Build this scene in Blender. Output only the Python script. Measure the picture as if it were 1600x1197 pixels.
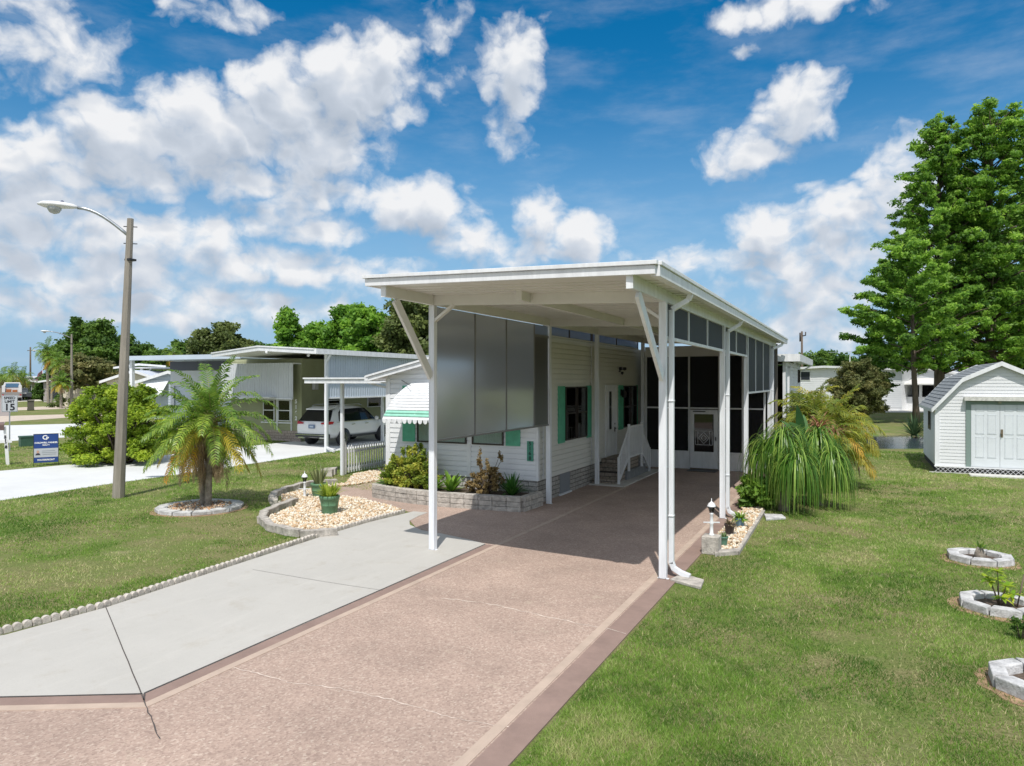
import bpy, math, random
import numpy as np
from mathutils import Vector, Matrix
for o in list(bpy.data.objects): bpy.data.objects.remove(o)
S = bpy.context.scene
COL = S.collection
random.seed(7)
rng = np.random.default_rng(11)
PI = math.pi
R_ = math.radians

# ------------------------------------------------------------------ camera
FPX, CH, HY, VX = 1110.0, 2.9, 596.0, 1340.0
YAW = math.atan((VX - 800) / FPX)
cd = bpy.data.cameras.new('camera'); cam = bpy.data.objects.new('camera', cd); COL.objects.link(cam)
cam.location = (0, 0, CH); cam.rotation_euler = (PI/2, 0, YAW)
cd.sensor_width = 36; cd.lens = 36 * FPX / 1600
cd.shift_y = -(598.5 - HY) / 1600
cd.clip_start = 0.1; cd.clip_end = 3000
S.camera = cam
FW = (-math.sin(YAW), math.cos(YAW)); RT = (math.cos(YAW), math.sin(YAW))
def G(px, py, z=0.0):
    """plan position of a spot of known height, from surveyed sight lines"""
    D = (CH - z) * FPX / (py - HY); l = (px - 800) / FPX * D
    return (D*FW[0] + l*RT[0], D*FW[1] + l*RT[1])
def PD(px, D):
    l = (px - 800) / FPX * D
    return (D*FW[0] + l*RT[0], D*FW[1] + l*RT[1])
def ZD(py, D): return CH + (HY - py) * D / FPX

# ------------------------------------------------------------------ sun, sky with clouds
SUNV = Vector((0.97, -2.5, 4.40)).normalized()
EL = math.asin(SUNV.z); AZ = math.atan2(SUNV.x, SUNV.y)
ld = bpy.data.lights.new('sun', 'SUN'); ld.energy = 4.25; ld.angle = R_(0.55); ld.color = (1.0, 0.955, 0.89)
lo = bpy.data.objects.new('sun', ld); COL.objects.link(lo)
lo.rotation_euler = SUNV.to_track_quat('Z', 'Y').to_euler(); lo.location = (20, -30, 50)
W = bpy.data.worlds.new('World'); S.world = W; W.use_nodes = True
try:
    W.cycles.sampling_method = 'MANUAL'; W.cycles.sample_map_resolution = 256
except Exception: pass
wt = W.node_tree; wn = wt.nodes; wl = wt.links
for n in list(wn): wn.remove(n)
def nn(tree, typ, **kw):
    n = tree.nodes.new(typ)
    for k, v in kw.items(): setattr(n, k, v)
    return n
def mth(op, a, b=None, c=None, tree=wt, clamp=False):
    n = tree.nodes.new('ShaderNodeMath'); n.operation = op; n.use_clamp = clamp
    for i, v in enumerate((a, b, c)):
        if v is None: continue
        if isinstance(v, (int, float)): n.inputs[i].default_value = v
        else: tree.links.new(v, n.inputs[i])
    return n.outputs[0]
def vmth(op, a, b=None, scale=None, tree=wt):
    n = tree.nodes.new('ShaderNodeVectorMath'); n.operation = op
    for i, v in enumerate((a, b)):
        if v is None: continue
        if isinstance(v, (tuple, list)): n.inputs[i].default_value = v
        else: tree.links.new(v, n.inputs[i])
    if scale is not None: n.inputs['Scale'].default_value = scale
    return n.outputs['Value'] if op in ('LENGTH', 'DOT_PRODUCT') else n.outputs[0]
def sstep(x, a, b, lo_=0.0, hi_=1.0, tree=wt):
    n = tree.nodes.new('ShaderNodeMapRange'); n.interpolation_type = 'SMOOTHSTEP'
    n.inputs[1].default_value = a; n.inputs[2].default_value = b
    n.inputs[3].default_value = lo_; n.inputs[4].default_value = hi_
    tree.links.new(x, n.inputs[0]); return n.outputs[0]
tc = nn(wt, 'ShaderNodeTexCoord')
sep = nn(wt, 'ShaderNodeSeparateXYZ'); wl.new(tc.outputs['Generated'], sep.inputs[0])
sx, sy, sz = sep.outputs
az_ = mth('ARCTAN2', sx, sy)
hl = mth('SQRT', mth('ADD', mth('MULTIPLY', sx, sx), mth('MULTIPLY', sy, sy)))
el_ = mth('ARCTAN2', sz, hl)
cb = nn(wt, 'ShaderNodeCombineXYZ'); wl.new(az_, cb.inputs[0]); wl.new(el_, cb.inputs[1])
UV0 = cb.outputs[0]
# (azimuth, elevation, half width, half height) of each cloud in degrees, strength
def cl(px, py, rx, ry, s):
    t = math.atan((px - 800) / FPX)
    a = t - YAW; e = math.atan((HY - py) / FPX * math.cos(t)); k = math.cos(t)
    return (a, e, .88*rx/FPX*k*k, .88*ry/FPX*k, s)
CL = [cl(*c) for c in [
 (600,105,75,62,1.15),(545,135,115,75,1.15),(450,165,110,75,1.2),(330,215,140,85,1.2),(190,230,130,80,1.15),(60,265,130,75,1.05),(500,225,120,70,1.1),
 (685,75,62,85,.62),(800,95,66,75,.98),(790,190,55,60,.66),
 (655,325,95,52,1.12),(440,285,170,48,.95),(250,375,200,60,.98),(470,345,130,45,.85),(60,340,190,85,1.0),
 (735,378,80,40,1.0),(845,350,55,68,1.0),(910,368,62,50,1.05),(840,395,150,28,.85),
 (70,70,150,95,.80),(340,15,130,35,.70),
 (1245,165,75,58,1.1),(1165,235,85,45,1.0),(1235,5,150,36,.9),(1162,75,42,18,.72),
 (1195,365,78,55,1.08),(1310,345,105,75,.98),(1410,285,100,80,.95),(1250,410,190,60,.95),
 (160,425,210,42,1.0),(430,415,190,42,.92),(300,480,330,45,.9),(60,470,170,45,.85),(600,440,150,40,.75),
 (1280,460,140,48,.9),(1280,520,150,40,.85),(1070,410,85,38,.85),(1450,400,150,90,.8),(30,215,50,28,.5)]]
def noise(vec, sc, det, rough):
    n = nn(wt, 'ShaderNodeTexNoise'); n.inputs['Scale'].default_value = sc; n.inputs['Detail'].default_value = det; n.inputs['Roughness'].default_value = rough
    wl.new(vec, n.inputs['Vector']); return n
def density(off, detail=7.0, namp=1.25):
    base = vmth('ADD', UV0, (off[0], off[1], 0.0))
    # billow the outline
    n1 = noise(base, 11.0, 5.0, .55)
    w = vmth('SCALE', vmth('SUBTRACT', n1.outputs['Color'], (.5, .5, .5)), scale=0.060)
    p = vmth('ADD', base, w)
    acc = None
    for (a, e, rx, ry, s) in CL:
        q = vmth('MULTIPLY', vmth('SUBTRACT', p, (a, e, 0)), (1/rx, 1/ry, 0))
        d = vmth('DOT_PRODUCT', q, q)
        g = mth('MULTIPLY_ADD', d, -s*.50, s)
        if acc is None: acc = g
        else:
            n = wn.new('ShaderNodeMath'); n.operation = 'SMOOTH_MAX'; wl.new(acc, n.inputs[0]); wl.new(g, n.inputs[1]); n.inputs[2].default_value = .12; acc = n.outputs[0]
    acc = mth('MINIMUM', mth('MAXIMUM', acc, -0.5), 1.15)
    n2 = noise(vmth('MULTIPLY', p, (1, 1.25, 1)), 24.0, detail, .56)
    v = noise(vmth('MULTIPLY', p, (1, 1.2, 1)), 15.0, 2.0, .5)
    bil = mth('ABSOLUTE', mth('MULTIPLY_ADD', v.outputs[0], 2, -1))
    acc = mth('MULTIPLY_ADD', mth('SUBTRACT', n2.outputs[0], .5), namp, acc)
    acc = mth('MULTIPLY_ADD', mth('SUBTRACT', bil, .12), .9, acc)
    return acc
d0 = density((0, 0))
d1 = density((0.008, 0.036), 1.5, .7)
alpha = sstep(d0, 0.30, 1.02)
thick = sstep(d1, 0.20, 1.30)
lit = mth('SUBTRACT', d0, d1)
shade = mth('MULTIPLY_ADD', thick, -0.66, 1.04)
shade = mth('MULTIPLY_ADD', lit, 0.26, shade, clamp=True)
cr = nn(wt, 'ShaderNodeValToRGB'); wl.new(shade, cr.inputs[0])
cr.color_ramp.elements[0].position = 0.10; cr.color_ramp.elements[0].color = (4.1, 4.8, 5.8, 1)
cr.color_ramp.elements[1].position = 1.0; cr.color_ramp.elements[1].color = (9.3, 9.4, 9.6, 1)
e2 = cr.color_ramp.elements.new(.55); e2.color = (6.4, 7.0, 7.9, 1)
sky = nn(wt, 'ShaderNodeTexSky'); sky.sky_type = 'NISHITA'; sky.sun_disc = False
sky.sun_elevation = EL; sky.sun_rotation = AZ; sky.altitude = 10; sky.air_density = 1.0; sky.dust_density = 0.3; sky.ozone_density = 3.0
hs = nn(wt, 'ShaderNodeHueSaturation'); hs.inputs['Saturation'].default_value = 1.45; hs.inputs['Value'].default_value = 1.25; hs.inputs['Hue'].default_value = .492
wl.new(sky.outputs[0], hs.inputs['Color'])
# pale blue moist air low down
hz = sstep(sz, 0.0, 0.42, .9, 0)
hm = nn(wt, 'ShaderNodeMix', data_type='RGBA'); wl.new(hz, hm.inputs[0]); wl.new(hs.outputs[0], hm.inputs[6]); hm.inputs[7].default_value = (3.3, 5.4, 7.8, 1)
# thin cirrus veil
n3 = noise(vmth('MULTIPLY', UV0, (1, 3.2, 1)), 5.0, 8.0, .6)
veil = sstep(n3.outputs[0], .42, .85, 0, .26)
amix = mth('MAXIMUM', alpha, veil)
# broken bright cloud added over the unseen sky, behind and overhead, for white fill
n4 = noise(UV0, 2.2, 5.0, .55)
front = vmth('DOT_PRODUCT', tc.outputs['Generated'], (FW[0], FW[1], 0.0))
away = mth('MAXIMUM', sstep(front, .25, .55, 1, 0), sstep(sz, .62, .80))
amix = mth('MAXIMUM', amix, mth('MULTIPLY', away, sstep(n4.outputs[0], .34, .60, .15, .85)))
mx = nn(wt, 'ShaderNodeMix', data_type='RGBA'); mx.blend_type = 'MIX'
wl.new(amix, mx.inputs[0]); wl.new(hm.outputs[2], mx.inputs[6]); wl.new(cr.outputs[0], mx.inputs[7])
bg = nn(wt, 'ShaderNodeBackground'); bg.inputs['Strength'].default_value = 0.095
wo = nn(wt, 'ShaderNodeOutputWorld')
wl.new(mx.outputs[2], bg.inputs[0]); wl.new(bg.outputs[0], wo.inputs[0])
S.view_settings.view_transform = 'Standard'; S.view_settings.look = 'None'
S.view_settings.exposure = 0.0; S.view_settings.gamma = 1.0
S.render.engine = 'CYCLES'
S.cycles.max_bounces = 8; S.cycles.transparent_max_bounces = 12; S.cycles.diffuse_bounces = 4

# ------------------------------------------------------------------ materials
MATS = {}
def mat(name, col, rough=.6, var=0.0, vscale=3.0, bump=0.0, bscale=40.0, spec=.5, metal=0.0, col2=None, detail=6, trans=0.0, stretch=(1,1,1), rampw=(.35,.65)):
    if name in MATS: return MATS[name]
    m = bpy.data.materials.new(name); m.use_nodes = True; t = m.node_tree
    b = t.nodes['Principled BSDF']; b.inputs['Roughness'].default_value = rough; b.inputs['Metallic'].default_value = metal
    b.inputs['Specular IOR Level'].default_value = spec
    b.inputs['Base Color'].default_value = (*col, 1)
    if trans: b.inputs['Transmission Weight'].default_value = trans
    if var or col2 or bump:
        c = t.nodes.new('ShaderNodeTexCoord'); mp = t.nodes.new('ShaderNodeMapping'); mp.inputs['Scale'].default_value = stretch
        t.links.new(c.outputs['Object'], mp.inputs[0])
    if var or col2:
        n = t.nodes.new('ShaderNodeTexNoise'); n.inputs['Scale'].default_value = vscale; n.inputs['Detail'].default_value = detail; n.inputs['Roughness'].default_value = .65
        t.links.new(mp.outputs[0], n.inputs['Vector'])
        r = t.nodes.new('ShaderNodeValToRGB'); t.links.new(n.outputs[0], r.inputs[0])
        a = tuple(max(0, x*(1-var)) for x in col); z = col2 if col2 else tuple(min(1, x*(1+var)) for x in col)
        r.color_ramp.elements[0].position = rampw[0]; r.color_ramp.elements[1].position = rampw[1]
        r.color_ramp.elements[0].color = (*a, 1); r.color_ramp.elements[1].color = (*z, 1)
        t.links.new(r.outputs[0], b.inputs['Base Color'])
    if bump:
        n = t.nodes.new('ShaderNodeTexNoise'); n.inputs['Scale'].default_value = bscale; n.inputs['Detail'].default_value = 5
        t.links.new(mp.outputs[0], n.inputs['Vector'])
        bp = t.nodes.new('ShaderNodeBump'); bp.inputs['Strength'].default_value = bump; bp.inputs['Distance'].default_value = .02
        t.links.new(n.outputs[0], bp.inputs['Height']); t.links.new(bp.outputs[0], b.inputs['Normal'])
    MATS[name] = m; return m
def brickmat(name, axis, c1, c2, mortar, bw=.4, bh=.105, ms=.008):
    if name in MATS: return MATS[name]
    m = bpy.data.materials.new(name); m.use_nodes = True; t = m.node_tree; b = t.nodes['Principled BSDF']
    c = t.nodes.new('ShaderNodeNewGeometry'); s = t.nodes.new('ShaderNodeSeparateXYZ'); t.links.new(c.outputs['Position'], s.inputs[0])
    k = t.nodes.new('ShaderNodeCombineXYZ'); t.links.new(s.outputs[axis], k.inputs[0]); t.links.new(s.outputs[2], k.inputs[1])
    br = t.nodes.new('ShaderNodeTexBrick'); br.inputs['Scale'].default_value = 1.0; br.inputs['Brick Width'].default_value = bw
    br.inputs['Row Height'].default_value = bh; br.inputs['Mortar Size'].default_value = ms; br.inputs['Bias'].default_value = 0
    br.inputs['Mortar Smooth'].default_value = .3
    br.inputs['Color1'].default_value = (*c1, 1); br.inputs['Color2'].default_value = (*c2, 1); br.inputs['Mortar'].default_value = (*mortar, 1)
    t.links.new(k.outputs[0], br.inputs['Vector'])
    n = t.nodes.new('ShaderNodeTexNoise'); n.inputs['Scale'].default_value = 14; n.inputs['Detail'].default_value = 8; n.inputs['Roughness'].default_value = .7
    t.links.new(c.outputs['Position'], n.inputs['Vector'])
    r = t.nodes.new('ShaderNodeMapRange'); r.inputs[3].default_value = .55; r.inputs[4].default_value = 1.2; r.inputs[1].default_value = .3; r.inputs[2].default_value = .6
    t.links.new(n.outputs[0], r.inputs[0])
    mu = t.nodes.new('ShaderNodeMix'); mu.data_type = 'RGBA'; mu.blend_type = 'MULTIPLY'; mu.inputs[0].default_value = 1
    t.links.new(br.outputs[0], mu.inputs[6]); t.links.new(r.outputs[0], mu.inputs[7]); t.links.new(mu.outputs[2], b.inputs['Base Color'])
    inv = t.nodes.new('ShaderNodeMath'); inv.operation = 'MULTIPLY_ADD'; inv.inputs[1].default_value = -1.5
    t.links.new(br.outputs['Fac'], inv.inputs[0]); t.links.new(n.outputs[0], inv.inputs[2])
    bp = t.nodes.new('ShaderNodeBump'); bp.inputs['Strength'].default_value = .8; bp.inputs['Distance'].default_value = .012
    t.links.new(inv.outputs[0], bp.inputs['Height']); t.links.new(bp.outputs[0], b.inputs['Normal']); b.inputs['Roughness'].default_value = .9
    MATS[name] = m; return m
def leafmat(name, dark, light, trans=.35, rough=.55, mid=None):
    if name in MATS: return MATS[name]
    m = bpy.data.materials.new(name); m.use_nodes = True; t = m.node_tree; b = t.nodes['Principled BSDF']; o = t.nodes['Material Output']
    a = t.nodes.new('ShaderNodeAttribute'); a.attribute_name = 'tint'
    r = t.nodes.new('ShaderNodeValToRGB'); t.links.new(a.outputs['Fac'], r.inputs[0])
    r.color_ramp.elements[0].color = (*dark, 1); r.color_ramp.elements[1].color = (*light, 1)
    if mid: e = r.color_ramp.elements.new(.5); e.color = (*mid, 1)
    t.links.new(r.outputs[0], b.inputs['Base Color']); b.inputs['Roughness'].default_value = rough; b.inputs['Specular IOR Level'].default_value = .35
    tr = t.nodes.new('ShaderNodeBsdfTranslucent'); hsv = t.nodes.new('ShaderNodeHueSaturation'); hsv.inputs['Value'].default_value = 1.5; hsv.inputs['Hue'].default_value = .49
    t.links.new(r.outputs[0], hsv.inputs['Color']); t.links.new(hsv.outputs[0], tr.inputs[0])
    ms = t.nodes.new('ShaderNodeMixShader'); ms.inputs[0].default_value = trans
    t.links.new(b.outputs[0], ms.inputs[1]); t.links.new(tr.outputs[0], ms.inputs[2]); t.links.new(ms.outputs[0], o.inputs[0])
    MATS[name] = m; return m
def screenmat(name, col, op, rough=.6):
    if name in MATS: return MATS[name]
    m = bpy.data.materials.new(name); m.use_nodes = True; t = m.node_tree; b = t.nodes['Principled BSDF']; o = t.nodes['Material Output']
    b.inputs['Base Color'].default_value = (*col, 1); b.inputs['Roughness'].default_value = rough; b.inputs['Specular IOR Level'].default_value = .2
    tr = t.nodes.new('ShaderNodeBsdfTransparent'); ms = t.nodes.new('ShaderNodeMixShader'); ms.inputs[0].default_value = op
    t.links.new(tr.outputs[0], ms.inputs[1]); t.links.new(b.outputs[0], ms.inputs[2]); t.links.new(ms.outputs[0], o.inputs[0])
    MATS[name] = m; return m
def glassmat(name, tint=(.5,.55,.55), rough=.02):
    if name in MATS: return MATS[name]
    m = bpy.data.materials.new(name); m.use_nodes = True; t = m.node_tree; o = t.nodes['Material Output']
    gl = t.nodes.new('ShaderNodeBsdfGlossy'); gl.inputs['Roughness'].default_value = rough
    tr = t.nodes.new('ShaderNodeBsdfTransparent'); tr.inputs[0].default_value = (*tint, 1)
    fr = t.nodes.new('ShaderNodeFresnel'); fr.inputs[0].default_value = 1.6
    ms = t.nodes.new('ShaderNodeMixShader'); t.links.new(fr.outputs[0], ms.inputs[0]); t.links.new(tr.outputs[0], ms.inputs[1]); t.links.new(gl.outputs[0], ms.inputs[2])
    t.links.new(ms.outputs[0], o.inputs[0]); MATS[name] = m; return m

WHITE = mat('white_vinyl', (.74,.755,.775), .45, .09, 2.5, .05, 30, stretch=(3,3,.6))
ALUM = mat('white_aluminium', (.74,.765,.80), .35, .09, 2.5, .03, 8, stretch=(4,4,.5))
SOFFIT = mat('cream_aluminium', (.69,.685,.665), .5, .05, .8)
SIDING = mat('white_siding', (.76,.775,.80), .5, .05, .8, .06, 25, stretch=(1,1,1))
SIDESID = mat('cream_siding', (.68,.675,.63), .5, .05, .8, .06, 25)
GREENP = mat('seafoam_paint', (.10,.42,.27), .5, .12, 6)
GREENP2 = mat('awning_green', (.28,.60,.47), .5, .1, 6)
DARK = mat('dark_frame', (.03,.022,.018), .45)
BLACK = mat('black_plastic', (.015,.015,.017), .4)
CURTAIN = mat('grey_curtain', (.42,.47,.48), .9, .15, 12, stretch=(8,8,.3))
GLASS = glassmat('window_glass', (.82,.86,.86))
SMOKED = glassmat('smoked_glass', (.16,.18,.2))
SCREEN = screenmat('black_insect_screen', (.016,.017,.02), .80)
SCREENU = screenmat('grey_sun_screen', (.045,.05,.055), .90)
CONCR = mat('pale_concrete', (.50,.485,.45), .85, .16, .8, .12, 60, detail=12, rampw=(.3,.56))
BLUECON = mat('painted_pale_concrete', (.62,.63,.625), .75, .06, .6, .06, 40)
WOODPOLE = mat('weathered_concrete_pole', (.26,.235,.20), .9, .22, 5, .3, 60, stretch=(1,1,.15))
GALV = mat('galvanised_steel', (.42,.45,.48), .4, .1, 8, metal=.7)
LAMPW = mat('white_lamp_metal', (.72,.73,.74), .4)
MULCH = mat('brown_mulch', (.11,.08,.06), .95, .5, 25, .8, 90)
STONEW = mat('whitewashed_block', (.50,.50,.50), .9, .30, 7, .6, 45, detail=9)
STONEG = mat('grey_concrete_block', (.42,.39,.35), .95, .32, 8, .7, 40, detail=9)
BARK = mat('grey_brown_bark', (.13,.10,.075), .95, .4, 5, .7, 30, stretch=(1,1,.2))
PALMT = mat('palm_trunk_fibre', (.30,.26,.215), .95, .4, 9, .8, 45)

# ------------------------------------------------------------------ mesh helpers
ORG = {}
class MB:
    def __init__(s): s.v = []; s.f = []; s.sm = []
    def add(s, vs, fs, smooth=False):
        n = len(s.v); s.v += [tuple(p) for p in vs]; s.f += [tuple(i+n for i in f) for f in fs]; s.sm += [smooth]*len(fs); return s
    def box(s, x0, y0, z0, x1, y1, z1):
        if x0 > x1: x0, x1 = x1, x0
        if y0 > y1: y0, y1 = y1, y0
        if z0 > z1: z0, z1 = z1, z0
        return s.add([(x0,y0,z0),(x1,y0,z0),(x1,y1,z0),(x0,y1,z0),(x0,y0,z1),(x1,y0,z1),(x1,y1,z1),(x0,y1,z1)],
              [(0,3,2,1),(4,5,6,7),(0,1,5,4),(1,2,6,5),(2,3,7,6),(3,0,4,7)])
    def bar(s, a, b, w, h, up=(0,0,1)):
        a = Vector(a); b = Vector(b); d = (b-a).normalized(); u = Vector(up); sx = d.cross(u)
        if sx.length < 1e-4: sx = d.cross(Vector((1,0,0)))
        sx.normalize(); uz = sx.cross(d).normalized(); sx *= w/2; uz *= h/2
        vs = [a-sx-uz, a+sx-uz, a+sx+uz, a-sx+uz, b-sx-uz, b+sx-uz, b+sx+uz, b-sx+uz]
        return s.add(vs, [(0,1,2,3),(4,7,6,5),(0,4,5,1),(1,5,6,2),(2,6,7,3),(3,7,4,0)])
    def prism(s, pts, z0, z1):
        n = len(pts); vs = [(p[0],p[1],z0) for p in pts] + [(p[0],p[1],z1) for p in pts]
        return s.add(vs, [tuple(range(n-1,-1,-1)), tuple(range(n,2*n))] + [(i,(i+1)%n,n+(i+1)%n,n+i) for i in range(n)])
    def extr(s, pts, off):
        """planar polygon (3d points) extruded by vector off"""
        n = len(pts); o = Vector(off); vs = [Vector(p) for p in pts] + [Vector(p)+o for p in pts]
        return s.add(vs, [tuple(range(n-1,-1,-1)), tuple(range(n,2*n))] + [(i,(i+1)%n,n+(i+1)%n,n+i) for i in range(n)])
    def sheet(s, pts, z): return s.add([(p[0],p[1],z) for p in pts], [tuple(range(len(pts)))])
    def tube(s, pts, rad, seg=8, cap=True):
        pts = [Vector(p) for p in pts]; n = len(pts)
        if not hasattr(rad, '__len__'): rad = [rad]*n
        vs = []; prev = None
        for i, p in enumerate(pts):
            d = (pts[min(i+1,n-1)] - pts[max(i-1,0)]).normalized()
            if prev is None: a = d.cross(Vector((0,0,1)) if abs(d.z) < .9 else Vector((1,0,0))).normalized()
            else: a = (prev - d*prev.dot(d)).normalized()
            prev = a; b = d.cross(a)
            for k in range(seg):
                t = 2*PI*k/seg; vs.append(p + (a*math.cos(t) + b*math.sin(t))*rad[i])
        fs = [(i*seg+k, i*seg+(k+1)%seg, (i+1)*seg+(k+1)%seg, (i+1)*seg+k) for i in range(n-1) for k in range(seg)]
        if cap: fs += [tuple(range(seg-1,-1,-1)), tuple(range((n-1)*seg, n*seg))]
        return s.add(vs, fs, True)
    def lathe(s, prof, c=(0,0,0), seg=20, sq=False):
        vs = [(c[0]+r*math.cos(2*PI*k/seg), c[1]+r*math.sin(2*PI*k/seg), c[2]+z) for r, z in prof for k in range(seg)]
        n = len(prof)
        fs = [(i*seg+k, i*seg+(k+1)%seg, (i+1)*seg+(k+1)%seg, (i+1)*seg+k) for i in range(n-1) for k in range(seg)]
        fs += [tuple(range(seg-1,-1,-1)), tuple(range((n-1)*seg, n*seg))]
        return s.add(vs, fs, True)
    def build(s, name, m, parent=None, world=True, bevel=0, label=None):
        me = bpy.data.meshes.new(name)
        vs = s.v
        if parent is not None and world:
            o = ORG.get(parent.name, (0,0,0)); vs = [(p[0]-o[0], p[1]-o[1], p[2]-o[2]) for p in vs]
        me.from_pydata(vs, [], s.f); me.update()
        me.polygons.foreach_set('use_smooth', s.sm)
        ob = bpy.data.objects.new(name, me); COL.objects.link(ob)
        if m: me.materials.append(m)
        if parent is not None: ob.parent = parent; ORG[ob.name] = ORG.get(parent.name, (0,0,0))
        if bevel:
            b = ob.modifiers.new('bevel', 'BEVEL'); b.width = bevel; b.segments = 2; b.limit_method = 'ANGLE'; b.angle_limit = R_(40)
        if label: ob['label'] = label
        return ob
def tag(o, label=None, cat=None, group=None, kind=None):
    if label: o['label'] = label
    if cat: o['category'] = cat
    if group: o['group'] = group
    if kind: o['kind'] = kind
    return o
def thing(name, label, cat, loc=(0,0,0), rz=0, group=None):
    o = bpy.data.objects.new(name, None); COL.objects.link(o); o.location = loc; o.rotation_euler = (0,0,rz)
    o.empty_display_size = .2
    tag(o, label, cat, group); ORG[o.name] = tuple(loc); return o
def struct(name, mb, m): return tag(mb.build(name, m), kind='structure')
def dup(o, loc=None, rz=None, label=None, parent=None, scale=None, group=None):
    def rec(a, par):
        c = a.copy(); COL.objects.link(c); c.parent = par
        for ch in [x for x in bpy.data.objects if x.parent is a]: rec(ch, c)
        return c
    c = rec(o, parent)
    if loc is not None: c.location = loc
    if rz is not None: c.rotation_euler = (0,0,rz)
    if scale is not None: c.scale = (scale,)*3 if not hasattr(scale,'__len__') else scale
    if label: c['label'] = label
    if group: c['group'] = group
    return c
def text(s_, size, m, parent, loc, rot, name='lettering', depth=.004, align='CENTER', bold=0.0, space=1.0, sx=1.0):
    cu = bpy.data.curves.new(name, 'FONT'); cu.body = s_; cu.size = size; cu.extrude = depth; cu.align_x = align; cu.align_y = 'CENTER'; cu.offset = bold; cu.space_line = space
    t = bpy.data.objects.new('tmp', cu); COL.objects.link(t)
    dg = bpy.context.evaluated_depsgraph_get(); me = bpy.data.meshes.new_from_object(t.evaluated_get(dg)); bpy.data.objects.remove(t)
    ob = bpy.data.objects.new(name, me); COL.objects.link(ob); me.materials.clear(); me.materials.append(m)
    ob.parent = parent; ob.location = loc; ob.rotation_euler = rot; ob.scale = (sx,1,1); return ob
def npmesh(name, V, nper, m, parent=None, tint=None, loc=(0,0,0), smooth=False):
    """mesh of separate polygons with nper corners each"""
    V = np.asarray(V, dtype=np.float32).reshape(-1, 3); n = len(V); k = n//nper
    me = bpy.data.meshes.new(name); me.vertices.add(n); me.vertices.foreach_set('co', (V - np.array(loc, dtype=np.float32)).ravel())
    me.loops.add(n); me.loops.foreach_set('vertex_index', np.arange(n, dtype=np.int32))
    me.polygons.add(k); me.polygons.foreach_set('loop_start', np.arange(0, n, nper, dtype=np.int32))
    try: me.polygons.foreach_set('loop_total', np.full(k, nper, dtype=np.int32))
    except Exception: pass
    if tint is not None:
        a = me.attributes.new('tint', 'FLOAT', 'POINT'); a.data.foreach_set('value', np.repeat(np.asarray(tint, dtype=np.float32), nper))
    me.update(calc_edges=True); me.materials.append(m)
    ob = bpy.data.objects.new(name, me); COL.objects.link(ob)
    if parent is not None: ob.parent = parent; ORG[ob.name] = ORG.get(parent.name, (0,0,0))
    return ob
def rdir(n):
    v = rng.normal(size=(n,3)); return v/np.linalg.norm(v, axis=1)[:,None]
def leafcloud(cen, rad, per, size, up=.5, elong=1.6, shell=.55, tvar=.25):
    """quads scattered through ellipsoids; returns (V, tint)"""
    cen = np.asarray(cen, float); rad = np.asarray(rad, float)
    if rad.ndim == 1: rad = np.repeat(rad[:,None], 3, 1)
    k = len(cen); N = k*per; idx = np.repeat(np.arange(k), per)
    d = rdir(N); r = shell + (1-shell)*rng.random(N); r = r * rng.random(N)**.25
    lump = 1 + .22*np.sin(d[:,0]*7+idx) * np.sin(d[:,1]*6+idx*1.7) + .15*np.sin(d[:,2]*9+idx*.6)
    P = cen[idx] + d*rad[idx]*(r*lump)[:,None]
    nrm = d*.5 + rdir(N)*.8 + np.array([0,0,up]); nrm /= np.linalg.norm(nrm, axis=1)[:,None]
    a = np.cross(nrm, rdir(N)); a /= np.linalg.norm(a, axis=1)[:,None]+1e-9; b = np.cross(nrm, a)
    s = size*(.6+.8*rng.random(N))[:,None]
    V = np.stack([P-a*s*elong*.5, P-b*s*.5, P+a*s*elong*.5, P+b*s*.5], 1)
    ct = rng.random(k)[idx]
    t = np.clip(.5 + (ct-.5)*.7 + (rng.random(N)-.5)*tvar*2, 0, 1)
    return V.reshape(-1,3), t
def strips(V, nper=4): return V
def inpoly(X, Y, poly):
    c = np.zeros(len(X), bool); n = len(poly); j = n-1
    for i in range(n):
        xi, yi = poly[i]; xj, yj = poly[j]
        c ^= ((yi > Y) != (yj > Y)) & (X < (xj-xi)*(Y-yi)/((yj-yi) or 1e-9)+xi); j = i
    return c
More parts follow.
